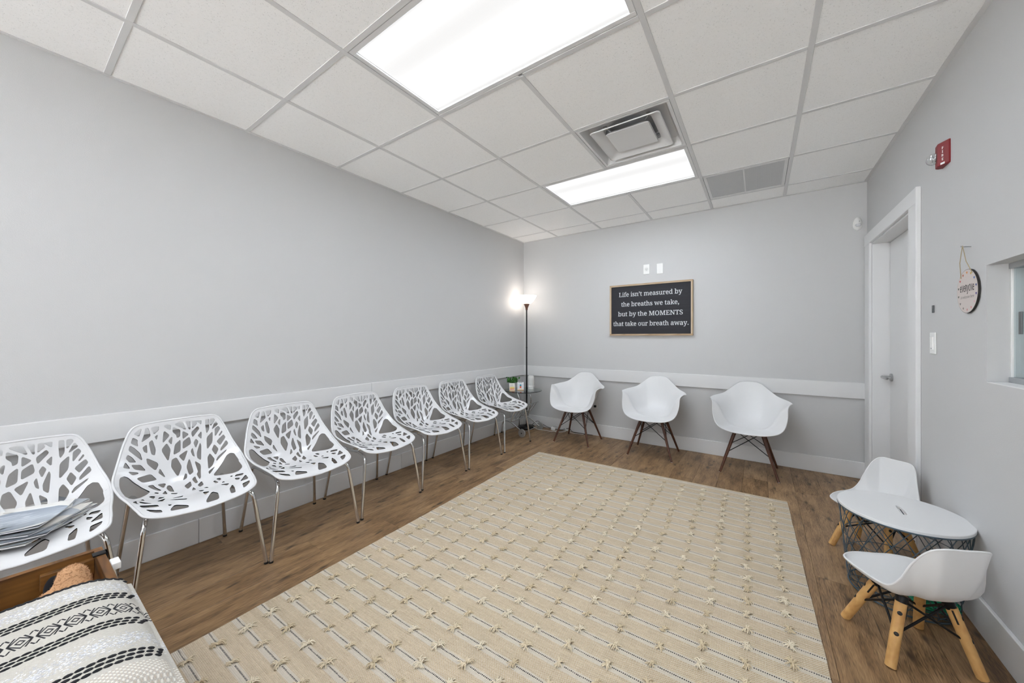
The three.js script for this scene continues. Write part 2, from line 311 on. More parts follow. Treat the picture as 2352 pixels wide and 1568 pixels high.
{                                                                // light in the office behind the reception window
  const o = thing('ceiling_light', 'small ceiling light of the office behind the reception window', 'ceiling light', [W + 0.95, 2.5, 2.5]);
  part('frame', rbx(-0.32, -0.03, -0.32, 0.32, 0, 0.32, 0.004), metalWhite, o);
  part('lens', at(new THREE.BoxGeometry(0.58, 0.004, 0.58), 0, -0.032, 0), lensMat, o);
  const l = new THREE.RectAreaLight(0xfffaf2, 3.0, 0.56, 0.56); l.position.y = -0.037; l.rotation.x = -Math.PI / 2; l.name = 'tube_light'; o.add(l);
}
{                                                                // square plaque air diffuser
  const o = thing('air_diffuser', 'white square stepped air diffuser in the ceiling between the two lights', 'air vent', [(GX[3] + GX[4]) / 2, H, (GZ[3] + GZ[4]) / 2]);
  const ring = (r0, y0, r1, y1, t = 0.0015) => {                  // square funnel of four sloping sides, rounded corners
    const sq = (r, y, c) => { const p = []; for (let k = 0; k < 4; k++) for (let j = 0; j <= 5; j++) { const a = Math.PI / 2 * (k + j / 5), cx = (k === 0 || k === 3 ? 1 : -1) * (r - c), cz = (k < 2 ? 1 : -1) * (r - c); p.push([cx + c * Math.cos(a), y, cz + c * Math.sin(a)]); } return p; };
    const L = [sq(r0, y0, 0.02), sq(r1, y1, 0.02), sq(r1 + t, y1 + t, 0.02), sq(r0 + t, y0 + t, 0.02)], n = L[0].length, pos = [], idx = [];
    for (const q of L) for (const p of q) pos.push(...p);
    for (let i = 0; i < 4; i++) for (let k = 0; k < n; k++) { const a = i * n + k, b = i * n + (k + 1) % n, c = ((i + 1) % 4) * n + k, d = ((i + 1) % 4) * n + (k + 1) % n; idx.push(a, b, c, b, d, c); }
    let g = new THREE.BufferGeometry(); g.setAttribute('position', new THREE.Float32BufferAttribute(pos, 3)); g.setIndex(idx); g = g.toNonIndexed(); g.computeVertexNormals(); return metric(g);
  };
  const e = 0.29, w = 0.018;
  part('frame', merge([rbx(-e, 0, -e, e, 0.012, -e + w, 0.002), rbx(-e, 0, e - w, e, 0.012, e, 0.002), rbx(-e, 0, -e + w, -e + w, 0.012, e - w, 0.002), rbx(e - w, 0, -e + w, e, 0.012, e - w, 0.002)]), metalWhite, o);
  part('back_pan', ring(e - w, 0.004, 0.245, 0.058), metalWhite, o);
  const plate = new THREE.Shape([[-0.248, -0.248], [0.248, -0.248], [0.248, 0.248], [-0.248, 0.248]].map(([x, y]) => new THREE.Vector2(x, y))); const hole = new THREE.Path(); hole.absarc(0, 0, 0.178, 0, Math.PI * 2); plate.holes.push(hole);
  part('top_plate', at(new THREE.ExtrudeGeometry(plate, { depth: 0.002, bevelEnabled: false, curveSegments: 40 }).rotateX(-Math.PI / 2), 0, 0.058, 0), metalWhite, o);
  const duct = std({ color: 0xdadcde, roughness: 0.7, side: THREE.DoubleSide });
  part('duct_collar', merge([at(new THREE.CylinderGeometry(0.178, 0.178, 0.10, 40, 1, true), 0, 0.108, 0), disc(V(0, 0.158, 0), V(0, 1, 0), 0.178, 0.004, 40)]), duct, o);
  part('louver', merge([ring(0.219, 0.0, 0.155, 0.033), ring(0.221, 0.0, 0.219, -0.004)]), metalWhite, o);
  part('center_plate', merge([rbx(-0.137, 0.004, -0.137, 0.137, 0.008, 0.137, 0.0018), ring(0.14, 0.006, 0.12, 0.024)]), metalWhite, o);
  for (const [sx, sz] of [[1, 1], [-1, 1], [1, -1], [-1, -1]]) part('bracket', merge([rod(V(sx * 0.10, 0.02, sz * 0.10), V(sx * 0.14, 0.056, sz * 0.14), 0.004, 0.004, 6), rbx(sx * 0.14 - 0.012, 0.05, sz * 0.14 - 0.012, sx * 0.14 + 0.012, 0.0565, sz * 0.14 + 0.012, 0.002)]), satin, o);
}
{                                                                // return grille, two eggcrate panels
  const o = thing('return_grille', 'flat grey return air grille in two panels near the right end of the ceiling', 'air vent', [(GX[4] + GX[5]) / 2, H, (GZ[1] + GZ[2]) / 2]), e = 0.29, w = 0.024;
  part('frame', merge([rbx(-e, 0, -e, e, 0.01, -e + w, 0.002), rbx(-e, 0, e - w, e, 0.01, e, 0.002), rbx(-e, 0, -e + w, -e + w, 0.01, e - w, 0.002), rbx(e - w, 0, -e + w, e, 0.01, e - w, 0.002)]), metalWhite, o);
  part('mullion', rbx(-0.006, 0, -e + w, 0.006, 0.012, e - w, 0.002), metalWhite, o);
  const crateB = tex(64, 64, (x, y) => (x % 16 < 4 || y % 16 < 4 ? 255 : 60), { color: false });
  const m = std({ color: 0xc4c5c6, bumpMap: crateB, bumpScale: 0.0006, roughness: 0.65 });
  for (const s of [-1, 1]) { const g = bx(s < 0 ? -e + w : 0.006, 0.003, -e + w, s < 0 ? -0.006 : e - w, 0.006, e - w), uv = g.attributes.uv; for (let k = 0; k < uv.count; k++) uv.setXY(k, uv.getX(k) / 0.05, uv.getY(k) / 0.05); part('eggcrate_panel', g, m, o); }
}

// ------------------------------------------------------------------ branch-cutout chairs along the left wall
// The shell is drawn flat: a across the chair, s down the middle line from the top of the back to the front of the seat (mm).
const CUTS = [
  [173,47, 148,24, 144,28, 153,63, 157,62],
  [177,65, 160,81, 162,97, 160,115, 185,93],
  [189,104, 173,121, 153,154, 148,189, 151,188, 195,127],
  [200,149, 185,165, 171,195, 195,189, 206,166],
  [210,184, 194,222, 219,210],
  [190,203, 155,213, 137,248, 178,230],
  [204,234, 169,249, 165,255, 188,258],
  [176,278, 121,270, 98,308, 154,310],
  [130,25, 119,26, 110,72, 144,96, 145,93, 134,58],
  [109,25, 78,25, 79,46, 97,65],
  [83,71, 88,98, 95,78],
  [127,113, 127,158, 138,149, 143,125],
  [105,93, 94,147, 99,177, 111,168, 118,105],
  [132,183, 92,217, 88,231, 101,257, 129,216],
  [83,251, 64,307, 90,273],
  [56,26, 45,21, 30,30, 32,57, 56,34],
  [58,54, 35,84, 65,121],
  [49,124, 35,163, 48,223, 72,156],
  [25,98, 30,137, 42,115, 29,95],
  [22,41, -9,63, -7,99, 6,106, 8,88, 22,70],
  [19,24, -20,22, -33,66, -27,65],
  [-18,72, -42,93, -41,99, -17,117],
  [-8,117, -5,181, 25,194, 16,140],
  [-46,110, -51,143, -48,153, -15,172, -17,132],
  [-36,181, -15,241, 4,205],
  [14,210, -5,267, 15,316, 38,256, 33,218],
  [-39,230, -51,310, -32,323, -24,273],
  [-17,306, -22,317, -20,335, -2,344],
  [-31,21, -51,22, -52,70, -47,70],
  [-61,24, -74,23, -81,44, -59,67],
  [-84,58, -91,74, -60,116, -56,97, -57,85],
  [-100,90, -97,136, -82,112],
  [-75,25, -101,25, -100,52],
  [-73,128, -83,146, -70,181, -62,149],
  [-56,174, -62,228, -53,217, -48,193],
  [-90,156, -94,173, -87,255, -73,237, -72,211],
  [-60,250, -84,279, -75,357, -68,368, -62,328, -70,316],
  [-53,338, -56,389, -46,395, -39,352],
  [-71,391, -68,437, -50,451, -48,420],
  [-30,363, -26,403, -5,429, 0,387],
  [-27,427, -28,470, -12,471],
  [232,257, 219,255, 206,266, 171,326, 139,385, 137,397, 158,440, 185,491, 211,524, 226,520, 235,497, 240,434, 240,297, 237,270],
  [138,336, 117,335, 110,354, 91,386, 100,392, 122,366],
  [100,337, 73,338, 68,343, 80,368],
  [63,357, 54,357, 48,371, 49,425, 64,411, 69,374],
  [119,404, 106,413, 111,424, 122,416],
  [78,396, 79,442, 96,432],
  [151,471, 143,459, 128,462, 143,515],
  [117,486, 97,492, 129,523],
  [100,515, 123,577, 140,564],
  [65,436, 42,455, 48,464, 64,450],
  [77,532, 36,524, 45,547, 77,538],
  [98,568, 72,576, 40,611, 47,624, 76,593],
  [197,673, 174,687, 152,699, 151,718, 171,711, 188,695],
  [210,622, 151,628, 150,657, 203,652],
  [198,564, 162,601, 189,596, 201,582],
  [222,579, 208,558, 212,592, 205,601, 216,599],
  [99,672, 60,713, 63,730, 123,722, 121,708],
  [120,651, 106,659, 117,672],
  [191,535, 180,517, 177,541],
  [-118,24, -135,25, -135,84, -123,107, -120,95],
  [-141,25, -156,25, -163,36, -141,72],
  [-165,43, -176,66, -145,92],
  [-176,75, -185,92, -161,132, -158,130, -160,89],
  [-190,107, -193,116, -178,137, -175,134],
  [-149,102, -144,165, -121,198, -118,194, -121,132],
  [-196,132, -204,152, -176,193, -162,166],
  [-206,168, -212,194, -175,228, -176,212],
  [-151,180, -167,212, -152,245, -138,208],
  [-202,225, -198,234, -152,281, -151,275, -160,256],
  [-128,227, -145,267, -132,301, -113,318, -116,246],
  [-143,312, -112,357, -111,335],
  [-129,375, -161,326, -196,264, -213,252, -229,260, -239,307, -235,468, -229,491, -209,502, -187,483, -160,436, -127,390],
  [-55,619, -65,668, -52,734, 2,734],
  [-137,633, -133,674, -122,724, -104,722, -113,673],
  [-201,673, -196,689, -176,707, -160,714, -169,673],
  [-211,594, -205,650, -171,637],
  [-188,524, -212,566, -202,581, -179,542],
  [-171,561, -185,595, -175,606, -168,593],
  [-170,501, -177,510, -171,524, -168,513],
  [-124,436, -137,447, -136,476, -127,478],
  [-107,452, -114,450, -116,500, -106,491],
  [-110,549, -136,595, -122,610],
  [-123,526, -133,519, -132,545],
  [-31,566, -50,599, -24,632],
  [-28,506, -47,532, -32,544],
  [-55,489, -68,493, -69,518],];
const cutoutShell = (() => {
  const PROF = [[0.113, 0.779], [0.115, 0.72], [0.127, 0.65], [0.145, 0.58], [0.165, 0.515], [0.188, 0.465], [0.222, 0.434], [0.28, 0.42], [0.36, 0.421], [0.45, 0.43], [0.52, 0.434], [0.565, 0.431], [0.592, 0.421], [0.605, 0.411]];   // depth, height
  const RIM = [[0, 0.779, 0.113], [0.104, 0.777, 0.113], [0.171, 0.765, 0.116], [0.205, 0.703, 0.132], [0.233, 0.616, 0.171], [0.26, 0.535, 0.239], [0.254, 0.497, 0.333], [0.237, 0.478, 0.431], [0.225, 0.463, 0.519], [0.208, 0.444, 0.571], [0.154, 0.426, 0.592], [0.078, 0.417, 0.6], [0, 0.413, 0.605]];   // half rim: side, height, depth
  const pc = spline(PROF, 12), n = pc.length, sl = [0]; for (let i = 1; i < n; i++) sl.push(sl[i - 1] + Math.hypot(pc[i][0] - pc[i - 1][0], pc[i][1] - pc[i - 1][1]));
  const ST = sl[n - 1], nor = pc.map((_, i) => { const a = pc[Math.max(0, i - 1)], b = pc[Math.min(n - 1, i + 1)], l = Math.hypot(b[0] - a[0], b[1] - a[1]); return [-(b[1] - a[1]) / l, (b[0] - a[0]) / l]; });
  const half = spline(RIM, 12); let last = 0;
  const rim = half.map(([x, y, d]) => { let k = 0, best = 9; pc.forEach((p, i) => { const e = (d - p[0]) ** 2 + (y - p[1]) ** 2; if (e < best) { best = e; k = i; } }); last = Math.max(last, sl[k]); return { x, s: last, h: Math.max(0, (d - pc[k][0]) * nor[k][0] + (y - pc[k][1]) * nor[k][1]) }; });
  const table = (key) => (s) => { let i = rim.findIndex((r) => r.s >= s); if (i < 0) i = rim.length - 1; if (!i) return rim[0][key]; const a = rim[i - 1], b = rim[i]; return lerp(a[key], b[key], b.s > a.s ? clamp((s - a.s) / (b.s - a.s)) : 1); };
  const hT = table('h'), xT = table('x'), NG = 80, Lg = [], Ag = [];
  for (let i = 0; i <= NG; i++) { const s = ST * i / NG; let h = 0; for (let k = -2; k <= 2; k++) h += hT(clamp(s + k * ST / 60, 0, ST)); Lg.push(h / 5); Ag.push(Math.max(0.19, xT(s))); }
  const grid = (g, s) => { const t = clamp(s / ST) * NG, i = Math.min(NG - 1, Math.floor(t)); return lerp(g[i], g[i + 1], t - i); };
  const mid = (s) => { s = clamp(s, 0, ST); let lo = 0, hi = n - 1; while (hi - lo > 1) { const m = (lo + hi) >> 1; if (sl[m] <= s) lo = m; else hi = m; } const t = clamp((s - sl[lo]) / (sl[hi] - sl[lo])); return [0, 1].map((c) => lerp(pc[lo][c], pc[hi][c], t)).concat([0, 1].map((c) => lerp(nor[lo][c], nor[hi][c], t))); };
  const S = (a, s) => { const [d, y, nd, ny] = mid(s), h = grid(Lg, s) * Math.min(1.3, Math.abs(a) / grid(Ag, s)) ** 2.2; return V(-a, y + ny * h, d + nd * h); };
  const N = (a, s) => { const e = 0.003, u = S(a + e, s).sub(S(a - e, s)), v = S(a, s + e).sub(S(a, s - e)); const q = v.cross(u).normalize(); return q; };
  // signed distance of the pattern
  const outline = rim.map((r) => [r.x, r.s]).concat(rim.slice(0, -1).reverse().map((r) => [-r.x, r.s]));
  const chaikin = (p, k) => { for (let q = 0; q < k; q++) { const o = []; p.forEach((a, i) => { const b = p[(i + 1) % p.length]; o.push([lerp(a[0], b[0], 0.12), lerp(a[1], b[1], 0.12)], [lerp(a[0], b[0], 0.88), lerp(a[1], b[1], 0.88)]); }); p = o; } return p; };
  const cuts = CUTS.map((c) => { const p = []; for (let i = 0; i < c.length; i += 2) p.push([c[i] / 1000, c[i + 1] / 1000]); const q = chaikin(p, 2); const xs = q.map((v) => v[0]), ys = q.map((v) => v[1]); return { q, b: [Math.min(...xs) - 0.02, Math.max(...xs) + 0.02, Math.min(...ys) - 0.02, Math.max(...ys) + 0.02] }; });
  const sd = (P, x, y) => { let d = 9, ins = false; for (let i = 0, j = P.length - 1; i < P.length; j = i++) { const [ax, ay] = P[j], [bx2, by] = P[i], ex = bx2 - ax, ey = by - ay, t = clamp(((x - ax) * ex + (y - ay) * ey) / (ex * ex + ey * ey + 1e-12)); d = Math.min(d, (x - ax - ex * t) ** 2 + (y - ay - ey * t) ** 2); if ((ay > y) !== (by > y) && x < ex * (y - ay) / ey + ax) ins = !ins; } return (ins ? 1 : -1) * Math.sqrt(d); };
  const F = (x, y) => { let f = sd(outline, x, y); for (const c of cuts) if (x > c.b[0] && x < c.b[1] && y > c.b[2] && y < c.b[3]) f = Math.min(f, -sd(c.q, x, y) - 0.0008); return f; };
  const st = 0.0037, nx = Math.ceil(0.55 / st), ny = Math.ceil((ST + 0.02) / st), ox = -0.275, oy = -0.01, f = new Float32Array((nx + 1) * (ny + 1));
  for (let j = 0; j <= ny; j++) for (let i = 0; i <= nx; i++) f[j * (nx + 1) + i] = F(ox + i * st, oy + j * st);
  const t2 = 0.0026, pos = [], nrm = [], tri = [], side = [], map = new Map();
  const vert = (key, a, s) => { if (map.has(key)) return map.get(key); const p = S(a, s), q = N(a, s), k = pos.length / 6; pos.push(p.x + q.x * t2, p.y + q.y * t2, p.z + q.z * t2, p.x - q.x * t2, p.y - q.y * t2, p.z - q.z * t2); nrm.push(q.x, q.y, q.z); map.set(key, k); return k; };
  for (let j = 0; j < ny; j++) for (let i = 0; i < nx; i++) {
    const c = [[i, j], [i + 1, j], [i + 1, j + 1], [i, j + 1]], v = c.map(([a, b]) => f[b * (nx + 1) + a]);
    if (v.every((q) => q <= 0)) continue;
    const poly = [], kind = [];
    for (let k = 0; k < 4; k++) {
      const [ai, aj] = c[k], [bi, bj] = c[(k + 1) % 4], fa = v[k], fb = v[(k + 1) % 4];
      if (fa > 0) { poly.push(vert(`v${ai},${aj}`, ox + ai * st, oy + aj * st)); kind.push(0); }
      if ((fa > 0) !== (fb > 0)) { const t = fa / (fa - fb), flip = ai > bi || aj > bj; poly.push(vert(flip ? `e${bi},${bj},${ai},${aj}` : `e${ai},${aj},${bi},${bj}`, ox + lerp(ai, bi, t) * st, oy + lerp(aj, bj, t) * st)); kind.push(fa > 0 ? 1 : 2); }
    }
    for (let k = 1; k < poly.length - 1; k++) tri.push(poly[0], poly[k], poly[k + 1]);
    for (let k = 0; k < poly.length; k++) if (kind[k] === 1 && kind[(k + 1) % poly.length] === 2) side.push(poly[k], poly[(k + 1) % poly.length]);
  }
  const P = [], Q = [], put = (k, back, n3) => { const o = k * 6 + (back ? 3 : 0); P.push(pos[o], pos[o + 1], pos[o + 2]); Q.push(...n3); };
  const n3 = (k, s) => [s * nrm[3 * k], s * nrm[3 * k + 1], s * nrm[3 * k + 2]];
  // orientation: make the front face along its normals
  for (let k = 0; k < tri.length; k += 3) {
    let [a, b, c] = [tri[k], tri[k + 1], tri[k + 2]];
    const A = V(...pos.slice(a * 6, a * 6 + 3)), B = V(...pos.slice(b * 6, b * 6 + 3)), C = V(...pos.slice(c * 6, c * 6 + 3)), g = B.sub(A).cross(C.sub(A));
    if (g.x * nrm[3 * a] + g.y * nrm[3 * a + 1] + g.z * nrm[3 * a + 2] < 0) [b, c] = [c, b];
    put(a, 0, n3(a, 1)); put(b, 0, n3(b, 1)); put(c, 0, n3(c, 1)); put(a, 1, n3(a, -1)); put(c, 1, n3(c, -1)); put(b, 1, n3(b, -1));
  }
  for (let k = 0; k < side.length; k += 2) {
    const a = side[k], b = side[k + 1], A = V(...pos.slice(a * 6, a * 6 + 3)), B = V(...pos.slice(b * 6, b * 6 + 3)), e = B.sub(A).normalize(), q = V(...n3(a, 1)), w = q.clone().cross(e);
    for (const [i, z, sgn] of [[a, 0, 1], [a, 1, -1], [b, 0, 1], [b, 0, 1], [a, 1, -1], [b, 1, -1]]) put(i, z, w.clone().multiplyScalar(0.75).addScaledVector(q, 0.6 * sgn).normalize().toArray());
  }
  const g = new THREE.BufferGeometry(); g.setAttribute('position', new THREE.Float32BufferAttribute(P, 3)); g.setAttribute('normal', new THREE.Float32BufferAttribute(Q, 3)); g.setAttribute('uv', new THREE.Float32BufferAttribute(new Float32Array(P.length / 3 * 2), 2));
  const full = half.map(([x, y, d]) => V(x, y, d)).concat(half.slice(1, -1).reverse().map(([x, y, d]) => V(-x, y, d)));
  return merge([g, sweep(full, 0.0052, 8, true)]);
})();
const OX = 0.32;                                                // group origin under the seat
function makeCutoutChair(label, pos, turn) {
  const o = thing('cutout_chair', label, 'chair', pos, turn), z = -OX;
  part('shell', at(cutoutShell, 0, 0, z), plasticWhite, o);
  for (const s of [-1, 1]) {
    const r = 0.0098;
    const fl = part('leg', bent([V(s * 0.256, 0.008, 0.585 + z), V(s * 0.205, 0.408, 0.545 + z), V(s * 0.165, 0.404, 0.40 + z)], r, 0.05, 12), chrome, o);
    part('foot_cap', rod(V(s * 0.2565, 0, 0.5855 + z), V(s * 0.255, 0.011, 0.584 + z), 0.0106), blackPlastic, fl);
    const rl = part('leg', bent([V(s * 0.228, 0.008, 0.066 + z), V(s * 0.188, 0.425, 0.135 + z), V(s * 0.165, 0.400, 0.27 + z)], r, 0.05, 12), chrome, o);
    part('foot_cap', rod(V(s * 0.2285, 0, 0.0655 + z), V(s * 0.2275, 0.011, 0.067 + z), 0.0106), blackPlastic, rl);
  }
  part('seat_frame', merge([sweep([V(-0.165, 0.404, 0.40 + z), V(-0.165, 0.400, 0.27 + z)], 0.0098, 10), sweep([V(0.165, 0.404, 0.40 + z), V(0.165, 0.400, 0.27 + z)], 0.0098, 10), rod(V(-0.165, 0.403, 0.36 + z), V(0.165, 0.403, 0.36 + z), 0.008), rod(V(-0.165, 0.401, 0.30 + z), V(0.165, 0.401, 0.30 + z), 0.008)]), chrome, o);
  return o;
}
const cutPos = (x0, z0, a) => [[x0 + OX * Math.cos(a), 0, z0 - OX * Math.sin(a)], Math.PI / 2 + a];
const CG = 'branch-cutout chairs along the left wall';
const chair1 = makeCutoutChair('white branch-cutout chair carrying a pile of magazines, cut by the left picture edge', ...cutPos(-0.020, 4.237, 0.02)); chair1.userData.group = CG;
[[-0.016, 3.705, 0.005, 'white branch-cutout chair right beside the chair that carries the magazines'],
  [0.0, 3.173, 0, 'white branch-cutout chair, second one along from the chair with magazines'],
  [-0.018, 2.637, 0.02, 'white branch-cutout chair in the middle of the row of seven by the left wall'],
  [-0.035, 2.068, -0.02, 'white branch-cutout chair, third one from the glass side table'],
  [-0.036, 1.525, 0.005, 'white branch-cutout chair, second one from the glass side table'],
  [-0.040, 0.946, -0.005, 'white branch-cutout chair right beside the glass side table and floor lamp'],
].forEach(([x0, z0, a, l]) => copyOf(chair1, l, ...cutPos(x0, z0, a), CG));

// ------------------------------------------------------------------ moulded shell chairs
function shellGeometry(RIM, c, k1, k2, t, flare = 0) {                       // RIM: half rim (side, height, depth); c: seat centre (height, depth)
  const half = spline(RIM, 10), rim = half.map((p) => V(...p)).concat(half.slice(1, -1).reverse().map(([x, y, d]) => V(-x, y, d))), n = rim.length, m = 26, P = [], idx = [];
  const C = V(0, c[0], c[1]);
  for (let i = 0; i < n; i++) {
    const R = rim[i], dx = V(R.x - C.x, 0, R.z - C.z), rise = R.y - C.y, p1 = C.clone().addScaledVector(dx, k1), sx2 = flare * (dx.x / dx.length()) ** 2, p2 = R.clone().addScaledVector(dx, -0.05 - (0.09 + 0.32 * sx2) * clamp(rise / 0.25)); p2.y = R.y - rise * lerp(k2, 0.26, sx2);
    for (let j = 0; j <= m; j++) { const s = j / m, q = 1 - s; P.push(C.clone().multiplyScalar(q * q * q).addScaledVector(p1, 3 * q * q * s).addScaledVector(p2, 3 * q * s * s).addScaledVector(R, s * s * s)); }
  }
  for (let i = 0; i < n; i++) for (let j = 0; j < m; j++) { const a = i * (m + 1) + j, b = ((i + 1) % n) * (m + 1) + j; if (j) idx.push(a, b, a + 1, b, b + 1, a + 1); else idx.push(a, b + 1, a + 1); }
  const g = new THREE.BufferGeometry(); g.setAttribute('position', new THREE.Float32BufferAttribute(P.flatMap((p) => p.toArray()), 3)); g.setIndex(idx); g.computeVertexNormals();
  // one shared normal at the pole
  const N = g.attributes.normal; for (let i = 0; i < n; i++) N.setXYZ(i * (m + 1), 0, N.getY(1) > 0 ? 1 : -1, 0);
  const up = N.getY(2) > 0 ? 1 : -1, layer = (o, flip) => { const q = new THREE.BufferGeometry(), A = new Float32Array(P.length * 3), B = new Float32Array(P.length * 3); P.forEach((p, k) => { const nx = N.getX(k) * up, ny = N.getY(k) * up, nz = N.getZ(k) * up; A.set([p.x + nx * o, p.y + ny * o, p.z + nz * o], 3 * k); B.set(flip ? [-nx, -ny, -nz] : [nx, ny, nz], 3 * k); });
    q.setAttribute('position', new THREE.BufferAttribute(A, 3)); q.setAttribute('normal', new THREE.BufferAttribute(B, 3)); q.setAttribute('uv', new THREE.BufferAttribute(new Float32Array(P.length * 2), 2)); const ix = []; for (let k = 0; k < idx.length; k += 3) (up > 0) !== flip ? ix.push(idx[k], idx[k + 1], idx[k + 2]) : ix.push(idx[k], idx[k + 2], idx[k + 1]); q.setIndex(ix); return metric(q); };
  return merge([layer(t / 2, false), layer(-t / 2, true), sweep(rim, t * 0.62, 8, true)]);
}
function dowelLegs(o, feet, tops, r0, r1, mat, wire, wr, { bolts = false, caps = false } = {}) {
  const L = [];
  feet.forEach((f, i) => {
    const t = tops[i], l = part('leg', rod(f, t, r1, r0, 18), mat, o); L.push([f, t]);
    const g = l.geometry, uv = g.attributes.uv; for (let k = 0; k < uv.count; k++) uv.setXY(k, uv.getX(k) * 0.5 + i * 0.21, uv.getY(k) * 0.6);
    const ax = t.clone().sub(f).normalize();
    if (caps) part('foot_glide', rod(V(f.x, 0, f.z), f.clone().addScaledVector(ax, 0.002), r1 * 0.8, r1 * 0.9, 12), plateWhite, l);
    if (bolts) {
      const bd = [V(-0.78, 0, 0.61), V(0.78, 0, 0.61), V(0.61, 0, -0.78), V(-0.78, 0, -0.61)][i], sd2 = [V(-0.61, 0, -0.78), V(0.61, 0, -0.78), V(-0.78, 0, -0.61), V(0.61, 0, -0.78)][i], flat = (d) => d.clone().addScaledVector(ax, -d.dot(ax)).normalize(), side = flat(bd), face = flat(sd2);
      for (const q of [0.52, 0.84]) { const p = f.clone().lerp(t, q), r = lerp(r1, r0, q); const g2 = new THREE.SphereGeometry(0.0072, 14, 10); g2.scale(1, 1, 0.32); g2.applyQuaternion(new THREE.Quaternion().setFromUnitVectors(V(0, 0, 1), side)); part('bolt', at(g2, p.x + side.x * r, p.y + side.y * r, p.z + side.z * r), blackPlastic, l); }
      const p0 = t.clone().lerp(f, 0.02), p1 = t.clone().lerp(f, 0.22), d = face.multiplyScalar(r0 * 0.98);
      part('slot', rod(p0.clone().add(d), p1.clone().add(d), 0.0028, 0.0028, 6), blackPlastic, l);
    }
  });
  for (let i = 0; i < 4; i++) {                                  // crossed wires on each side
    const [fa, ta] = L[i], [fb, tb] = L[(i + 1) % 4];
    part('wire_strut', rod(fa.clone().lerp(ta, 0.5), ta.clone().lerp(tb, 0.93).add(V(0, 0.004, 0)), wr, wr, 8), wire, o);
    part('wire_strut', rod(fb.clone().lerp(tb, 0.5), tb.clone().lerp(ta, 0.93).add(V(0, 0.004, 0)), wr, wr, 8), wire, o);
  }
}
const armShell = shellGeometry([[0, 0.797, -0.25], [0.083, 0.785, -0.245], [0.151, 0.731, -0.226], [0.22, 0.679, -0.176], [0.294, 0.657, -0.084], [0.32, 0.648, 0.012], [0.304, 0.655, 0.09], [0.283, 0.626, 0.147], [0.278, 0.541, 0.18], [0.256, 0.462, 0.215], [0.212, 0.418, 0.24], [0.126, 0.393, 0.256], [0, 0.385, 0.261]], [0.392, 0.03], 0.86, 0.62, 0.006, 1);
function makeArmchair(label, pos, turn, group) {
  const o = thing('shell_armchair', label, 'chair', pos, turn, group);
  part('shell', armShell, shellWhite, o);
  const feet = [V(-0.218, 0.002, 0.205), V(0.218, 0.002, 0.205), V(0.218, 0.002, -0.205), V(-0.218, 0.002, -0.205)], tops = [V(-0.105, 0.365, 0.10), V(0.105, 0.365, 0.10), V(0.105, 0.365, -0.09), V(-0.105, 0.365, -0.09)];
  dowelLegs(o, feet, tops, 0.0145, 0.0095, walnut, blackMetal, 0.0035, { caps: true });
  for (const t of tops) part('leg_bracket', rod(V(t.x, t.y - 0.012, t.z), V(t.x * 0.9, 0.392, t.z * 0.9), 0.012, 0.017, 12), blackMetal, o);
  return o;
}
const AG = 'white shell armchairs along the back wall';
const arm1 = makeArmchair('white moulded armchair on dark dowel legs, first one from the floor lamp', [0.992, 0, 0.328], 0.01, AG);
copyOf(arm1, 'white moulded armchair on dark dowel legs below the black quotation board', [1.857, 0, 0.306], 0.013, AG);
copyOf(arm1, 'white moulded armchair on dark dowel legs, nearest the door in the right corner', [2.713, 0, 0.316], -0.007, AG);

const kidShell = shellGeometry([[0, 0.509, -0.182], [0.063, 0.507, -0.179], [0.092, 0.481, -0.153], [0.112, 0.419, -0.12], [0.131, 0.346, -0.097], [0.148, 0.303, -0.069], [0.157, 0.292, -0.017], [0.164, 0.291, 0.044], [0.162, 0.287, 0.104], [0.146, 0.282, 0.149], [0.108, 0.28, 0.178], [0.058, 0.279, 0.191], [0, 0.276, 0.194]], [0.252, 0.0], 0.8, 0.55, 0.006);
function makeKidChair(label, pos, turn, group) {
  const o = thing('child_chair', label, 'chair', pos, turn, group);
  part('shell', kidShell, shellWhite, o);
  const feet = [V(-0.139, 0.002, 0.152), V(0.128, 0.002, 0.168), V(0.146, 0.002, -0.075), V(-0.14, 0.002, -0.085)], tops = [V(-0.082, 0.224, 0.075), V(0.082, 0.224, 0.075), V(0.082, 0.224, -0.04), V(-0.082, 0.224, -0.04)];
  dowelLegs(o, feet, tops, 0.0172, 0.0165, beech, blackMetal, 0.0042, { bolts: true });
  for (const t of tops) part('leg_bracket', rod(V(t.x, t.y - 0.006, t.z), V(t.x * 0.9, 0.244, t.z * 0.85), 0.0165, 0.019, 14), blackMetal, o);
  return o;
}
const KG = 'two small child chairs at the wire-basket table';
const kid1 = makeKidChair('small white child chair in the foreground with its back to the camera', [3.295, 0, 2.252], -2.681, KG);
copyOf(kid1, 'small white child chair behind the round basket table, beside the door', [3.351, 0, 1.423], -0.645, KG);

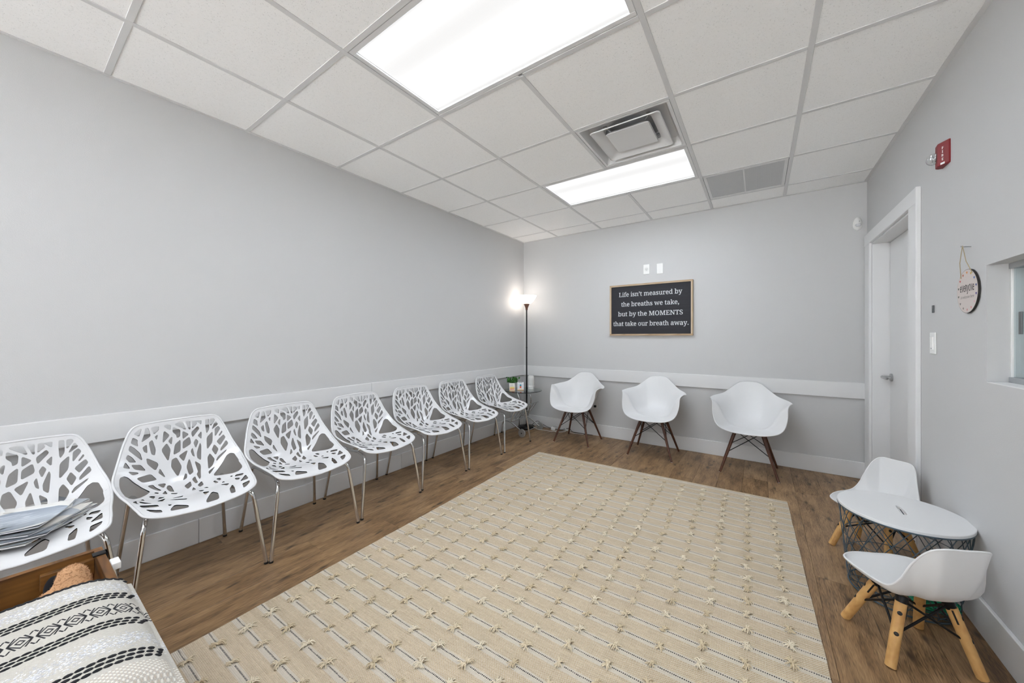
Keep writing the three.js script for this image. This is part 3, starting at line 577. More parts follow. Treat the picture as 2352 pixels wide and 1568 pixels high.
// ------------------------------------------------------------------ round basket table with a lift-off top
{
  const cx = 3.349, cz = 1.834, o = thing('basket_table', 'low round table, white lid on a conical wire basket, against the right wall', 'table', [cx, 0, cz]);
  const sh = new THREE.Shape(); sh.absarc(0, 0, 0.221, 0, Math.PI * 2);
  const hole = new THREE.Path(); hole.moveTo(-0.008, 0.055); hole.lineTo(-0.012, -0.05); hole.quadraticCurveTo(0.004, -0.064, 0.016, -0.046); hole.quadraticCurveTo(0.024, 0, 0.014, 0.05); hole.quadraticCurveTo(0.004, 0.066, -0.008, 0.055); sh.holes.push(hole);
  const top = new THREE.ExtrudeGeometry(sh, { depth: 0.008, bevelEnabled: true, bevelThickness: 0.003, bevelSize: 0.004, bevelSegments: 3, curveSegments: 72 }).rotateX(-Math.PI / 2);
  part('table_top', metric(at(top, 0, 0.399, 0)), shellWhite, o);
  const R0 = 0.182, R1 = 0.219, y0 = 0.012, y1 = 0.393, ring = (r, y, q) => { const p = []; for (let k = 0; k < 64; k++) p.push(V(r * Math.cos(k * Math.PI / 32), y, r * Math.sin(k * Math.PI / 32))); return sweep(p, q, 8, true); };
  part('rim_ring', ring(R1 + 0.002, y1 + 0.001, 0.0048), darkWire, o); part('base_ring', ring(R0, y0, 0.004), darkWire, o);
  for (const f of [0.12, 0.36, 0.62]) part('wire_ring', ring(lerp(R0, R1, f) - 0.003, lerp(y0, y1, f), 0.0018), darkWire, o);
  const bow = (f) => (f < 0.1 ? -0.02 * (1 - f / 0.1) ** 2 : 0), n = 18;
  for (let k = 0; k < n; k++) for (const s of [-1, 1]) {
    const p = []; for (let j = 0; j <= 14; j++) { const f = j / 14, a = 2 * Math.PI * k / n + s * f * 1.15, r = lerp(R0, R1, f) + bow(f) + (s > 0 ? 0.0015 : -0.0015); p.push(V(r * Math.cos(a), lerp(y0 - 0.004, y1, f) + (f === 0 ? 0.002 : 0), r * Math.sin(a))); }
    part('wire', sweep(p, 0.0019, 6), darkWire, o);
  }
  for (let k = 0; k < 5; k++) part('floor_wire', rod(V(-Math.sqrt(R0 * R0 - (0.06 * (k - 2)) ** 2), 0.010, 0.06 * (k - 2)), V(Math.sqrt(R0 * R0 - (0.06 * (k - 2)) ** 2), 0.010, 0.06 * (k - 2)), 0.002, 0.002, 6), darkWire, o);
  const skein = (label, mat, pos, sc, turn) => {                  // loose wound string: many loops over an egg
    const p = []; for (let k = 0; k <= 900; k++) { const t = k / 900 * Math.PI * 2, u = 23 * t, w = 0.35 + 0.12 * Math.sin(7 * t); const r = 1 + 0.10 * Math.sin(41 * t) + 0.06 * Math.sin(13 * t + 1); p.push(V(Math.cos(u) * sc[0] * r, (Math.sin(u) * Math.cos(w * 4 * Math.sin(5 * t))) * sc[1] * r, Math.sin(u) * Math.sin(w * 4 * Math.sin(5 * t)) * sc[2] * r + 0.2 * sc[2] * Math.cos(3 * t))); }
    const q = thing('string_skein', label, 'string', pos, turn);
    part('strand', sweep(p, 0.0032, 5), mat, q); const c = new THREE.SphereGeometry(1, 16, 12); c.scale(sc[0] * 0.8, sc[1] * 0.78, sc[2] * 0.8); part('core', c, mat, q);
  };
  const green = std({ color: 0x0f8a63, roughness: 0.6 }), purple = std({ color: 0x6b1f86, roughness: 0.35 });
  skein('loose green string bundle inside the wire basket, the left one', green, [3.408, 0.058, 1.927], [0.045, 0.040, 0.040], 0.5);
  skein('loose green string bundle inside the wire basket, low at the right edge', green, [3.472, 0.050, 1.917], [0.028, 0.034, 0.034], 1.4);
  skein('shiny purple string bundle behind the green ones in the wire basket', purple, [3.462, 0.098, 1.868], [0.036, 0.034, 0.034], 2.4);
}

// ------------------------------------------------------------------ floor lamp in the corner
{
  const o = thing('floor_lamp', 'tall black torchiere floor lamp with a glowing white glass bowl in the corner', 'floor lamp', [0.178, 0, 0.198]);
  part('base', lathe([[0, 0], [0.108, 0], [0.112, 0.006], [0.112, 0.024], [0.106, 0.034], [0.07, 0.042], [0.02, 0.05], [0.012, 0.06], [0, 0.06]], 48), std({ color: 0x0c0c0d, roughness: 0.25 }), o);
  part('pole', merge([rod(V(0, 0.05, 0), V(0, 0.56, 0), 0.0105), rod(V(0, 0.56, 0), V(0, 1.10, 0), 0.0098), rod(V(0, 1.10, 0), V(0, 1.63, 0), 0.0092), disc(V(0, 0.56, 0), V(0, 1, 0), 0.0115, 0.012), disc(V(0, 1.10, 0), V(0, 1, 0), 0.0112, 0.012)]), blackMetal, o);
  part('socket_cup', lathe([[0, 1.61], [0.014, 1.61], [0.016, 1.635], [0.026, 1.66], [0.042, 1.694], [0.040, 1.697], [0, 1.675]], 32), std({ color: 0x6a4737, roughness: 0.45 }), o);
  const bowl = phy({ color: 0xffffff, roughness: 0.9, transmission: 0.2, thickness: 0, side: THREE.DoubleSide, emissive: 0xfff6ee, emissiveIntensity: 1.1 });
  part('glass_bowl', lathe([[0.034, 1.695], [0.055, 1.703], [0.085, 1.728], [0.112, 1.765], [0.135, 1.803], [0.1375, 1.803], [0.115, 1.762], [0.088, 1.724], [0.057, 1.698], [0.034, 1.690]], 48), bowl, o);
  const bulb = part('bulb', at(new THREE.SphereGeometry(0.026, 20, 14), 0, 1.736, 0), std({ color: 0xffffff, emissive: 0xfff1e2, emissiveIntensity: 3 }), o);
  const l = new THREE.PointLight(0xfff0e0, LAMP_POWER, 0, 2); l.position.set(0, 1.736, 0); l.shadow.radius = 1.2; l.castShadow = true; l.name = 'bulb_light'; o.add(l);
}

// ------------------------------------------------------------------ glass side table with wheels and a magazine rack
const tX = 0.237, tZ = 0.381, tY = 0.55;
{
  const o = thing('side_table', 'round glass side table on a chrome tube frame with two grey wheels', 'side table', [tX, 0, tZ]);
  part('glass_top', lathe([[0, tY - 0.008], [0.246, tY - 0.008], [0.249, tY - 0.006], [0.249, tY - 0.002], [0.247, tY], [0, tY]], 72), phy({ color: 0xe8f1ee, roughness: 0.02, transmission: 1, thickness: 0.008, ior: 1.5, attenuationColor: new THREE.Color(0x8fb5a8), attenuationDistance: 0.15 }), o);
  const r = 0.0085;
  for (const s of [-1, 1]) {
    const z = s * 0.2;
    part('side_frame', merge([bent([V(-0.195, 0.008, z), V(-0.185, 0.165, z), V(-0.05, 0.165, z), V(0.13, 0.052, z)], r, 0.06, 10)]), chrome, o);
    part('foot_cap', rod(V(-0.195, 0, z), V(-0.195, 0.02, z), 0.0105), blackPlastic, o);
    const w = part('wheel', lathe([[0, -0.011], [0.046, -0.011], [0.05, -0.007], [0.05, 0.007], [0.046, 0.011], [0, 0.011]], 36).rotateX(Math.PI / 2), std({ color: 0xa9a9a7, roughness: 0.4, metalness: 0.55 }), o); w.position.set(0.13, 0.0505, z + s * 0.02);
    part('hub', disc(V(0, 0, s * 0.011), V(0, 0, 1), 0.008, 0.006, 16), blackPlastic, w);
    part('upright', sweep(spline([[-0.05, 0.165, z], [-0.02, 0.26, z * 0.95], [0.03, 0.36, z * 0.75], [0.035, 0.45, z * 0.68], [0.0, 0.538, z * 0.7]], 8).map((q) => V(...q)), r, 10), chrome, o);
    part('rack_rail', rod(V(s * 0.12 - 0.02, 0.37, -0.225), V(s * 0.12 - 0.02, 0.37, 0.2), 0.006), chrome, o);
  }
  part('cross_bar', merge([rod(V(-0.05, 0.165, -0.2), V(-0.05, 0.165, 0.2), 0.008), rod(V(0.13, 0.052, -0.21), V(0.13, 0.052, 0.21), 0.006)]), chrome, o);
  for (let k = 0; k < 6; k++) for (const s of [-1, 1]) part('rack_wire', rod(V(-0.05, 0.168, -0.17 + k * 0.066), V(s * 0.12 - 0.02, 0.37, -0.19 + k * 0.07), 0.0032, 0.0032, 6), chrome, o);
}
{                                                                // potted plant
  const px = 0.135, pz = 0.475, o = thing('potted_plant', 'small bushy green plant in a brown pot on the glass table', 'plant', [px, tY, pz]);
  part('pot', lathe([[0, 0], [0.024, 0], [0.026, 0.002], [0.034, 0.088], [0.031, 0.088], [0.028, 0.078], [0, 0.078]], 28), std({ map: woodTex(64, 64, [122, 96, 74], [92, 70, 52], [150, 120, 92], { knots: 0, grain: 8, seedN: 33 }), roughness: 0.8 }), o);
  const leaf = (() => { const g = new THREE.SphereGeometry(1, 8, 6), p = g.attributes.position; for (let k = 0; k < p.count; k++) { const y = p.getY(k); p.setXYZ(k, p.getX(k) * (1 - 0.35 * y), y, p.getZ(k) * 0.16 + 0.25 * (1 - y * y) * 0.5); } g.scale(0.010, 0.014, 0.010); at(g, 0, 0.012, 0); g.computeVertexNormals(); return g; })();
  const gm = [0x35702a, 0x4a8a36, 0x285820].map((c) => phy({ color: c, roughness: 0.55, transmission: 0.0 }));
  const stems = [];
  for (let i = 0; i < 34; i++) {
    const a = i * 2.4, t = 0.25 + 1.05 * Math.sqrt((i + 0.5) / 34), L = rr(0.065, 0.105), dir = V(Math.sin(t) * Math.cos(a), Math.cos(t) + 0.25, Math.sin(t) * Math.sin(a)).normalize(), b = V(dir.x * 0.008, 0.078, dir.z * 0.008), e = b.clone().addScaledVector(dir, L);
    stems.push(rod(b, e, 0.0012, 0.0009, 5));
    for (let j = 0; j < 4; j++) { const m = part('leaf', leaf, gm[(i + j) % 3], o); m.position.copy(b).lerp(e, 0.55 + 0.15 * j); m.rotation.set(rr(-1.2, 1.2), rr(0, 6.3), rr(-1.2, 1.2)); const s = rr(0.75, 1.15); m.scale.set(s, s, s); }
  }
  part('stems', merge(stems), gm[2], o).name = 'stem';
}
{                                                                // two cards leaning in little stands
  const c1 = canvasTex(256, 320, (g, w, h) => { g.fillStyle = '#f0ece6'; g.fillRect(0, 0, w, h); g.fillStyle = '#b9b4ac'; for (let k = 0; k < 5; k++) g.fillRect(30, 30 + k * 26, 190 - 18 * (k % 3), 10); g.fillStyle = '#e8d67a'; g.fillRect(24, 160, 208, 46); g.fillStyle = '#e9b55c'; g.fillRect(24, 212, 208, 40); g.fillStyle = '#e37d57'; g.fillRect(24, 256, 208, 34); });
  const c2 = canvasTex(256, 320, (g, w, h) => { g.fillStyle = '#eef0f2'; g.fillRect(0, 0, w, h); g.fillStyle = '#8c9196'; g.fillRect(50, 22, 156, 16); for (let k = 0; k < 6; k++) { g.fillStyle = k % 2 ? '#a9b4c4' : '#9aa6b8'; g.fillRect(16, 86 + k * 32, 62, 12); g.fillRect(180, 86 + k * 32, 62, 12); } g.fillStyle = '#2b8fa6'; g.fillRect(92, 96, 76, 74); g.fillStyle = '#e2653a'; g.fillRect(92, 174, 76, 76); g.fillStyle = '#f0d9b8'; g.fillRect(16, 276, 224, 26); });
  const card = (label, map, x, z, turn, w, h) => {
    const o = thing('table_card', label, 'card', [x, tY, z], turn), tilt = -0.22, m = [trimPaint, trimPaint, trimPaint, trimPaint, std({ map, roughness: 0.3 }), trimPaint];
    const s = new THREE.Mesh(new THREE.BoxGeometry(w, h, 0.004), m); s.name = 'printed_card'; shade(s); s.position.set(0, h / 2 * Math.cos(tilt) + 0.006, 0); s.rotation.x = tilt; o.add(s);
    part('stand', rbx(-w * 0.5, 0, -0.022, w * 0.5, 0.007, 0.024, 0.0015), std({ color: 0xd9b27a, roughness: 0.5 }), o);
  };
  card('small card with yellow and orange bands in front of the plant pot', c1, 0.166, 0.527, 0.75, 0.072, 0.092);
  card('small white card with a blue and an orange square right of the plant', c2, 0.222, 0.415, 0.62, 0.08, 0.098);
}
{                                                                // aroma diffuser
  const o = thing('aroma_diffuser', 'white cylindrical aroma diffuser with frosted cover on the glass table', 'diffuser', [0.287, tY, 0.262]);
  part('base', lathe([[0, 0], [0.038, 0], [0.041, 0.004], [0.042, 0.03], [0.046, 0.034], [0.046, 0.044], [0.042, 0.047], [0, 0.047]], 36), plateWhite, o);
  part('cover', lathe([[0.041, 0.047], [0.042, 0.10], [0.041, 0.15], [0.037, 0.172], [0.026, 0.180], [0, 0.182]], 36), phy({ color: 0xf2f2f0, roughness: 0.6, transmission: 0.35, thickness: 0, side: THREE.DoubleSide }), o);
}
{                                                                // adapter and cords behind the table
  const o = thing('power_adapter', 'white plug-in power adapter lying on the floor by the back wall', 'adapter', [0.52, 0, 0.075], 0.3);
  part('case', rbx(-0.028, 0, -0.022, 0.028, 0.036, 0.022, 0.006), plateWhite, o); part('prong', merge([rbx(0.028, 0.014, -0.008, 0.044, 0.02, -0.0065, 0.0005), rbx(0.028, 0.014, 0.0065, 0.044, 0.02, 0.008, 0.0005)]), satin, o);
  const cord = (owner, label, mat, r, pts) => { owner.updateMatrixWorld(); const m = part('power_cord', sweep(spline(pts, 8).map((q) => owner.worldToLocal(V(...q))), r, 8), mat, owner); m.userData = { label }; };
  cord(scene.getObjectByName('floor_lamp'), 'black power cord', blackPlastic, 0.0032, [[0.2, 0.03, 0.10], [0.27, 0.085, 0.07], [0.34, 0.05, 0.05], [0.44, 0.012, 0.035], [0.6, 0.006, 0.036], [0.68, 0.03, 0.05], [0.74, 0.045, 0.04], [0.8, 0.012, 0.06], [0.92, 0.006, 0.04], [1.06, 0.006, 0.036]]);
  cord(o, 'white power cord', plateWhite, 0.003, [[0.30, 0.04, 0.22], [0.36, 0.012, 0.20], [0.45, 0.006, 0.17], [0.55, 0.005, 0.16], [0.62, 0.03, 0.12], [0.58, 0.06, 0.06], [0.50, 0.045, 0.05], [0.54, 0.006, 0.12], [0.64, 0.005, 0.14], [0.72, 0.02, 0.09], [0.68, 0.045, 0.05], [0.78, 0.006, 0.08], [0.95, 0.005, 0.06]]);
}

// ------------------------------------------------------------------ storage bench: wooden box with an upholstered lid pushed aside
const B0 = 0.775, B1 = 1.69, BZ0 = 4.058, BZ1 = 4.52, BH = 0.46;
{
  const o = thing('storage_bench', 'brown wooden storage box with a woven cushioned lid left half open', 'storage bench', [(B0 + B1) / 2, 0, (BZ0 + BZ1) / 2]), cx = -(B0 + B1) / 2, cz = -(BZ0 + BZ1) / 2, t = 0.022;
  const p = (n, ...b) => { const g = rbx(...b, 0.002), uv = g.attributes.uv; g.translate(cx, 0, cz); for (let k = 0; k < uv.count; k++) uv.setXY(k, uv.getY(k) / 0.5, uv.getX(k) / 0.5); return part(n, g, crateWood, o); };
  p('panel', B0, 0.012, BZ0, B0 + t, BH, BZ1); p('panel', B1 - t, 0.012, BZ0, B1, BH, BZ1); p('panel', B0 + t, 0.012, BZ0, B1 - t, BH, BZ0 + t); p('panel', B0 + t, 0.012, BZ1 - t, B1 - t, BH, BZ1); p('bottom', B0 + t, 0.012, BZ0 + t, B1 - t, 0.03, BZ1 - t);
  p('batten', B0 + t, BH - 0.075, BZ0 + t, B0 + t + 0.02, BH - 0.022, BZ0 + 0.14);
  for (const [x, z] of [[B0 + 0.03, BZ0 + 0.03], [B1 - 0.03, BZ0 + 0.03], [B0 + 0.03, BZ1 - 0.03], [B1 - 0.03, BZ1 - 0.03]]) part('foot', rbx(x - 0.02 + cx, 0, z - 0.02 + cz, x + 0.02 + cx, 0.012, z + 0.02 + cz, 0.002), blackPlastic, o);
  const br = part('corner_bracket', merge([rbx(B0 + 0.052 + cx, BH - 0.03, BZ0 - 0.006 + cz, B0 + 0.084 + cx, BH + 0.005, BZ0 + cz, 0.001), rbx(B0 + 0.052 + cx, BH, BZ0 - 0.006 + cz, B0 + 0.084 + cx, BH + 0.005, BZ0 + 0.03 + cz, 0.001)]), blackMetal, o);
  part('lid_stay', merge([rbx(B0 + 0.15 + cx, BH - 0.02, BZ0 - 0.022 + cz, B0 + 0.20 + cx, BH + 0.004, BZ0 + cz, 0.003)]), plateWhite, o).userData = { label: 'white plastic lid stop' };
  // cushion: rounded slab with a domed top, uv in metres from its far right corner
  const L0 = 1.192, L1 = 1.735, Z0 = BZ0 - 0.006, Z1 = BZ1 + 0.006, dome = (x, z) => { const u = (x - L0) / (L1 - L0), v = (z - Z0) / (Z1 - Z0), e = Math.min((1 - Math.abs(2 * v - 1)) * 1.0, 1), f = 1 - Math.abs(2 * u - 1); return BH + 0.040 + 0.048 * (1 - (1 - clamp(e / 0.55)) ** 2.4) * (0.82 + 0.18 * (1 - (1 - clamp(f / 0.3)) ** 2)) ; };
  const weave = canvasTex(1024, 1024, (g, w, h) => {              // one pixel = 0.54 mm: horizontal = across (x), vertical = along (z)
    g.fillStyle = '#d6cfc3'; g.fillRect(0, 0, w, h); let s = 5; const r = () => { s = (s * 1664525 + 1013904223) >>> 0; return s / 4294967296; };
    const k = 1024 / 0.56;
    for (let y = 0; y < h; y += 4) for (let x = 0; x < w; x += 4) { const q = ((x + y) / 4) % 2; const v = 192 + (q ? 12 : -6) + 10 * (r() - 0.5); g.fillStyle = `rgb(${v},${v - 5},${v - 14})`; g.fillRect(x, y, 4, 4); }
    for (const c of [0.085, 0.385]) for (let i = 0; i < 3000; i++) { const x = (c + (r() + r() + r() - 1.5) * 0.034) * k, y = r() * h, v = r(); g.fillStyle = v < 0.3 ? '#eeeef1' : v < 0.7 ? '#b0b2b9' : '#cfd1d7'; g.fillRect(x, y, 2 + 3 * r(), 2 + 6 * r()); }
    for (let y = 0; y < h; y += 9) for (let x = 0.49 * k; x < w; x += 9) { g.fillStyle = (x / 9 + y / 9 | 0) % 2 ? '#c2b7a8' : '#e8e4da'; g.fillRect(x, y, 6, 6); }
    g.strokeStyle = '#17171c'; g.lineWidth = 5; g.lineJoin = 'miter'; const c = 0.226 * k, P = 0.0395 * k;   // diamond chain
    for (let y = -P; y < h + P; y += P) {
      const dia = (a, b) => { g.beginPath(); g.moveTo(c, y - b); g.lineTo(c + a, y); g.lineTo(c, y + b); g.lineTo(c - a, y); g.closePath(); g.stroke(); };
      dia(0.024 * k, P * 0.40); dia(0.009 * k, P * 0.16);
      for (const sx of [-1, 1]) for (const sy of [-1, 1]) { g.beginPath(); g.moveTo(c, y + P / 2 + sy * P * 0.06); g.lineTo(c + sx * 0.027 * k, y + P / 2 + sy * P * 0.34); g.moveTo(c + sx * 0.031 * k, y + P / 2 + sy * P * 0.02); g.lineTo(c + sx * 0.019 * k, y + P / 2 + sy * P * 0.16); g.stroke(); }
    }
  });
  weave.flipY = false;
  const weaveB = tex(256, 256, (x, y) => { const a = (x >> 2) % 2, b = (y >> 2) % 2; return a ^ b ? 230 : 120 + 40 * rnd(); }, { color: false, repeat: [4, 4] });
  const lid = new THREE.Group(); lid.name = 'lid'; o.add(lid);
  const nx = 60, nz = 60, prof = (q) => q, top = new THREE.BoxGeometry(L1 - L0, 1, Z1 - Z0, nx, 8, nz), tp = top.attributes.position, tuv = new Float32Array(tp.count * 2);
  for (let k = 0; k < tp.count; k++) {
    let x = tp.getX(k) + (L0 + L1) / 2, z = tp.getZ(k) + (Z0 + Z1) / 2; const f = tp.getY(k) + 0.5, R = 0.03, ex = Math.min(x - L0, L1 - x), ez = Math.min(z - Z0, Z1 - z), e = Math.min(ex, ez);
    let yt = dome(x, z) - (e < R ? R * 0.75 * (1 - Math.sqrt(clamp(1 - ((R - e) / R) ** 2))) : 0), bulge = 0.010 * Math.sin(Math.PI * f);
    if (ex < 1e-4) x += Math.sign(x - (L0 + L1) / 2) * bulge; if (ez < 1e-4) z += Math.sign(z - (Z0 + Z1) / 2) * bulge;
    tp.setXYZ(k, x + cx, BH + 0.002 + f * (yt - BH - 0.002), z + cz); tuv[2 * k] = (x - L0) / 0.56; tuv[2 * k + 1] = (z - Z0) / 0.56;
  }
  top.setAttribute('uv', new THREE.BufferAttribute(tuv, 2)); top.deleteAttribute('normal'); const nt = top.toNonIndexed(); nt.computeVertexNormals();
  const smoothTop = (() => { const m = new Map(), P = nt.attributes.position, N = nt.attributes.normal; for (let k = 0; k < P.count; k++) { const key = [P.getX(k), P.getY(k), P.getZ(k)].map((q) => Math.round(q * 1e4)).join(); const a = m.get(key) || V(0, 0, 0); a.add(V(N.getX(k), N.getY(k), N.getZ(k))); m.set(key, a); } for (let k = 0; k < P.count; k++) { const a = m.get([P.getX(k), P.getY(k), P.getZ(k)].map((q) => Math.round(q * 1e4)).join()).clone().normalize(); N.setXYZ(k, a.x, a.y, a.z); } return nt; })();
  part('cushion', smoothTop, std({ map: weave, bumpMap: weaveB, bumpScale: 0.0009, roughness: 0.92 }), lid);
  const st = [];                                                 // raised black running stitches in rows
  const row = (x, n, ph, w) => { const step = 0.0150; for (let z = Z0 + 0.004 + ph * step; z < Z1 - 0.02; z += step) { const g = new THREE.SphereGeometry(1, 8, 6); g.scale(w * 0.92, 0.0024, 0.0076); const zz = z + 0.0065, e = Math.min(zz - Z0, Z1 - zz), ex = Math.min(x - L0, L1 - x), q = Math.min(e, ex), R = 0.03, y = dome(x, zz) - (q < R ? R * 0.75 * (1 - Math.sqrt(clamp(1 - ((R - q) / R) ** 2))) : 0), dy = dome(x, zz + 0.01) - dome(x, zz - 0.01); g.rotateX(-Math.atan2(dy, 0.02)); st.push(at(g, x + cx + rr(-0.0008, 0.0008), y + 0.0006, zz + cz)); } };
  row(L0 + 0.030, 0, 0, 0.0042); row(L0 + 0.020, 0, 0.45, 0.0042);
  [0.135, 0.148, 0.161].forEach((x, i) => row(L0 + x, 0, i * 0.33, 0.0038)); [0.288, 0.301, 0.314].forEach((x, i) => row(L0 + x, 0, i * 0.4, 0.0038)); [0.442, 0.457, 0.472].forEach((x, i) => row(L0 + x, 0, i * 0.3, 0.0052));
  const emb = part('embroidery', merge(st), std({ color: 0x14141a, roughness: 0.8 }), lid); emb.userData = { kind: 'stuff' };
}
{                                                                // plush animal in the box
  const o = thing('plush_toy', 'tan furry plush toy with a black ear lying in the open wooden box', 'plush toy', [0.955, 0.032, 4.198], 0);
  const blobs = [[0, 0.12, 0.0, 0.115], [0.05, 0.25, 0.0, 0.095], [0.0, 0.355, -0.045, 0.052], [-0.012, 0.405, -0.055, 0.036], [-0.014, 0.432, -0.058, 0.024], [0.05, 0.37, -0.075, 0.036], [0.03, 0.345, 0.01, 0.055], [0.04, 0.325, 0.07, 0.052], [0.06, 0.305, 0.13, 0.046], [-0.08, 0.05, 0.05, 0.06], [0.09, 0.05, 0.06, 0.06]];
  const sdf = (x, y, z) => { let s = 0; for (const [a, b, c, r] of blobs) s += Math.exp(-(Math.hypot(x - a, y - b, z - c) - r) / 0.013); return -0.013 * Math.log(s + 1e-30); };
  const N = 56, mc = new MarchingCubes(N, crateWood, false, false, 120000), S = 0.3, oy = 0.19; mc.isolation = 0;
  for (let k = 0; k < N; k++) for (let j = 0; j < N; j++) for (let i = 0; i < N; i++) { const x = (i / N * 2 - 1) * S, y = (j / N * 2 - 1) * S + oy, z = (k / N * 2 - 1) * S; mc.field[k * N * N + j * N + i] = -sdf(x, y, z) + 0.0022 * fbm(x * 70, y * 70, z * 70, 2); }
  mc.update(); const n = mc.count, g = new THREE.BufferGeometry(), P = new Float32Array(n * 3), Q = new Float32Array(n * 3);
  for (let k = 0; k < n; k++) for (let c = 0; c < 3; c++) { P[3 * k + c] = mc.positionArray[3 * k + c] * S + (c === 1 ? oy : 0); Q[3 * k + c] = mc.normalArray[3 * k + c]; }
  g.setAttribute('position', new THREE.BufferAttribute(P, 3)); g.setAttribute('normal', new THREE.BufferAttribute(Q, 3)); metric(g);
  const fur = std({ color: 0xc79a72, roughness: 1 }); const body = part('body', g, fur, o);
  // short pile
  const hairs = new THREE.InstancedMesh(new THREE.ConeGeometry(0.0008, 0.0055, 4), fur, 26000), M = new THREE.Matrix4(), q4 = new THREE.Quaternion(), up = V(0, 1, 0);
  for (let h = 0; h < 26000; h++) { const k = Math.floor(rnd() * n / 3) * 3, u = rnd(), v = rnd() * (1 - u), w = 1 - u - v; const p = [0, 1, 2].map((c) => P[3 * k + c] * u + P[3 * k + 3 + c] * v + P[3 * k + 6 + c] * w), d = V(Q[3 * k], Q[3 * k + 1], Q[3 * k + 2]).normalize().add(V(rr(-0.6, 0.6), rr(-0.7, 0.2), rr(-0.6, 0.6))).normalize(); q4.setFromUnitVectors(up, d); M.compose(V(...p).addScaledVector(d, 0.0018), q4, V(1, rr(0.6, 1.2), 1)); hairs.setMatrixAt(h, M); }
  hairs.name = 'fur'; hairs.userData = { kind: 'stuff' }; shade(hairs); o.add(hairs);
  const ear = new THREE.SphereGeometry(1, 20, 14); ear.scale(0.022, 0.042, 0.022); ear.rotateZ(0.25); part('ear', at(ear, -0.010, 0.402, -0.022), std({ color: 0x141317, roughness: 1 }), o).userData = { label: 'black plush ear' };
}
{                                                                // magazines on the first chair
  const covers = [
    (g, w, h) => { const s = g.createLinearGradient(0, 0, 0, h); s.addColorStop(0, '#8d99ab'); s.addColorStop(0.5, '#b9c2cc'); s.addColorStop(1, '#6c7684'); g.fillStyle = s; g.fillRect(0, 0, w, h); for (let k = 0; k < 40; k++) { g.fillStyle = `rgba(240,244,248,${0.1 + 0.25 * rnd()})`; g.beginPath(); g.ellipse(w * rnd(), h * (0.25 + 0.6 * rnd()), 10 + 40 * rnd(), 4 + 8 * rnd(), -0.4, 0, 7); g.fill(); } g.fillStyle = '#f4f4f4'; g.fillRect(w * 0.1, h * 0.04, w * 0.8, h * 0.09); },
    (g, w, h) => { g.fillStyle = '#eceae6'; g.fillRect(0, 0, w, h); g.fillStyle = '#b9b6b0'; for (let k = 0; k < 14; k++) g.fillRect(18, 40 + k * 22, w - 40 - 50 * rnd(), 6); },
    (g, w, h) => { g.fillStyle = '#a3a9b0'; g.fillRect(0, 0, w, h); g.fillStyle = '#c2beb8'; g.fillRect(0, h * 0.35, w, h * 0.4); g.fillStyle = '#2a2c30'; g.fillRect(w * 0.2, h * 0.5, w * 0.5, h * 0.35); },
    (g, w, h) => { g.fillStyle = '#d7d3cc'; g.fillRect(0, 0, w, h); g.fillStyle = '#8a8f96'; g.fillRect(0, h * 0.6, w, h * 0.4); },
  ].map((d) => std({ map: canvasTex(256, 340, d), roughness: 0.28 }));
  const paper = tex(8, 64, (x, y) => (y % 3 ? 222 : 176), {}), edge = std({ map: paper, roughness: 0.8 });
  const words = ['glossy magazine with a blue-grey sky cover, topmost of the pile on the chair', 'magazine with a white text page, second from the top of the pile', 'grey magazine, third from the top of the pile on the chair', 'magazine with pale and grey cover in the middle of the pile', 'blue-grey magazine near the bottom of the pile, its corner sticking out', 'white magazine, second from the bottom of the pile on the chair', 'grey magazine at the very bottom of the pile on the chair'];
  const place = [[0.30, 4.225, 1.15, 0], [0.22, 4.205, 0.45, 1], [0.33, 4.20, 0.85, 2], [0.36, 4.225, 1.25, 3], [0.29, 4.19, 0.62, 0], [0.37, 4.235, 1.02, 1], [0.34, 4.22, 0.75, 2]];
  const order = words.length;
  for (let k = 0; k < order; k++) {
    const [x, z, turn, c] = place[k], o = thing('magazine', words[k], 'magazine', [x, 0.445 + (order - 1 - k) * 0.0062, z], turn, 'magazines piled on the first chair'), w = 0.205, l = 0.272, T = 0.0052, sag = (g) => { const p = g.attributes.position; for (let i = 0; i < p.count; i++) { const u = p.getX(i) / w * 2, v = p.getZ(i) / l * 2; p.setY(i, p.getY(i) + 0.007 * v * v + 0.003 * u * u); } g.computeVertexNormals(); return g; };
    part('pages', sag(at(new THREE.BoxGeometry(w, T - 0.0008, l, 8, 1, 10), 0, T / 2, 0)), edge, o);
    const cv = new THREE.BoxGeometry(w + 0.002, 0.0005, l + 0.002, 8, 1, 10); part('cover', sag(at(cv, 0, T, 0)), covers[c], o);
    part('back_cover', sag(at(cv.clone(), 0, -T, 0).translate(0, 0, 0)), covers[(c + 1) % 4], o);
  }
}

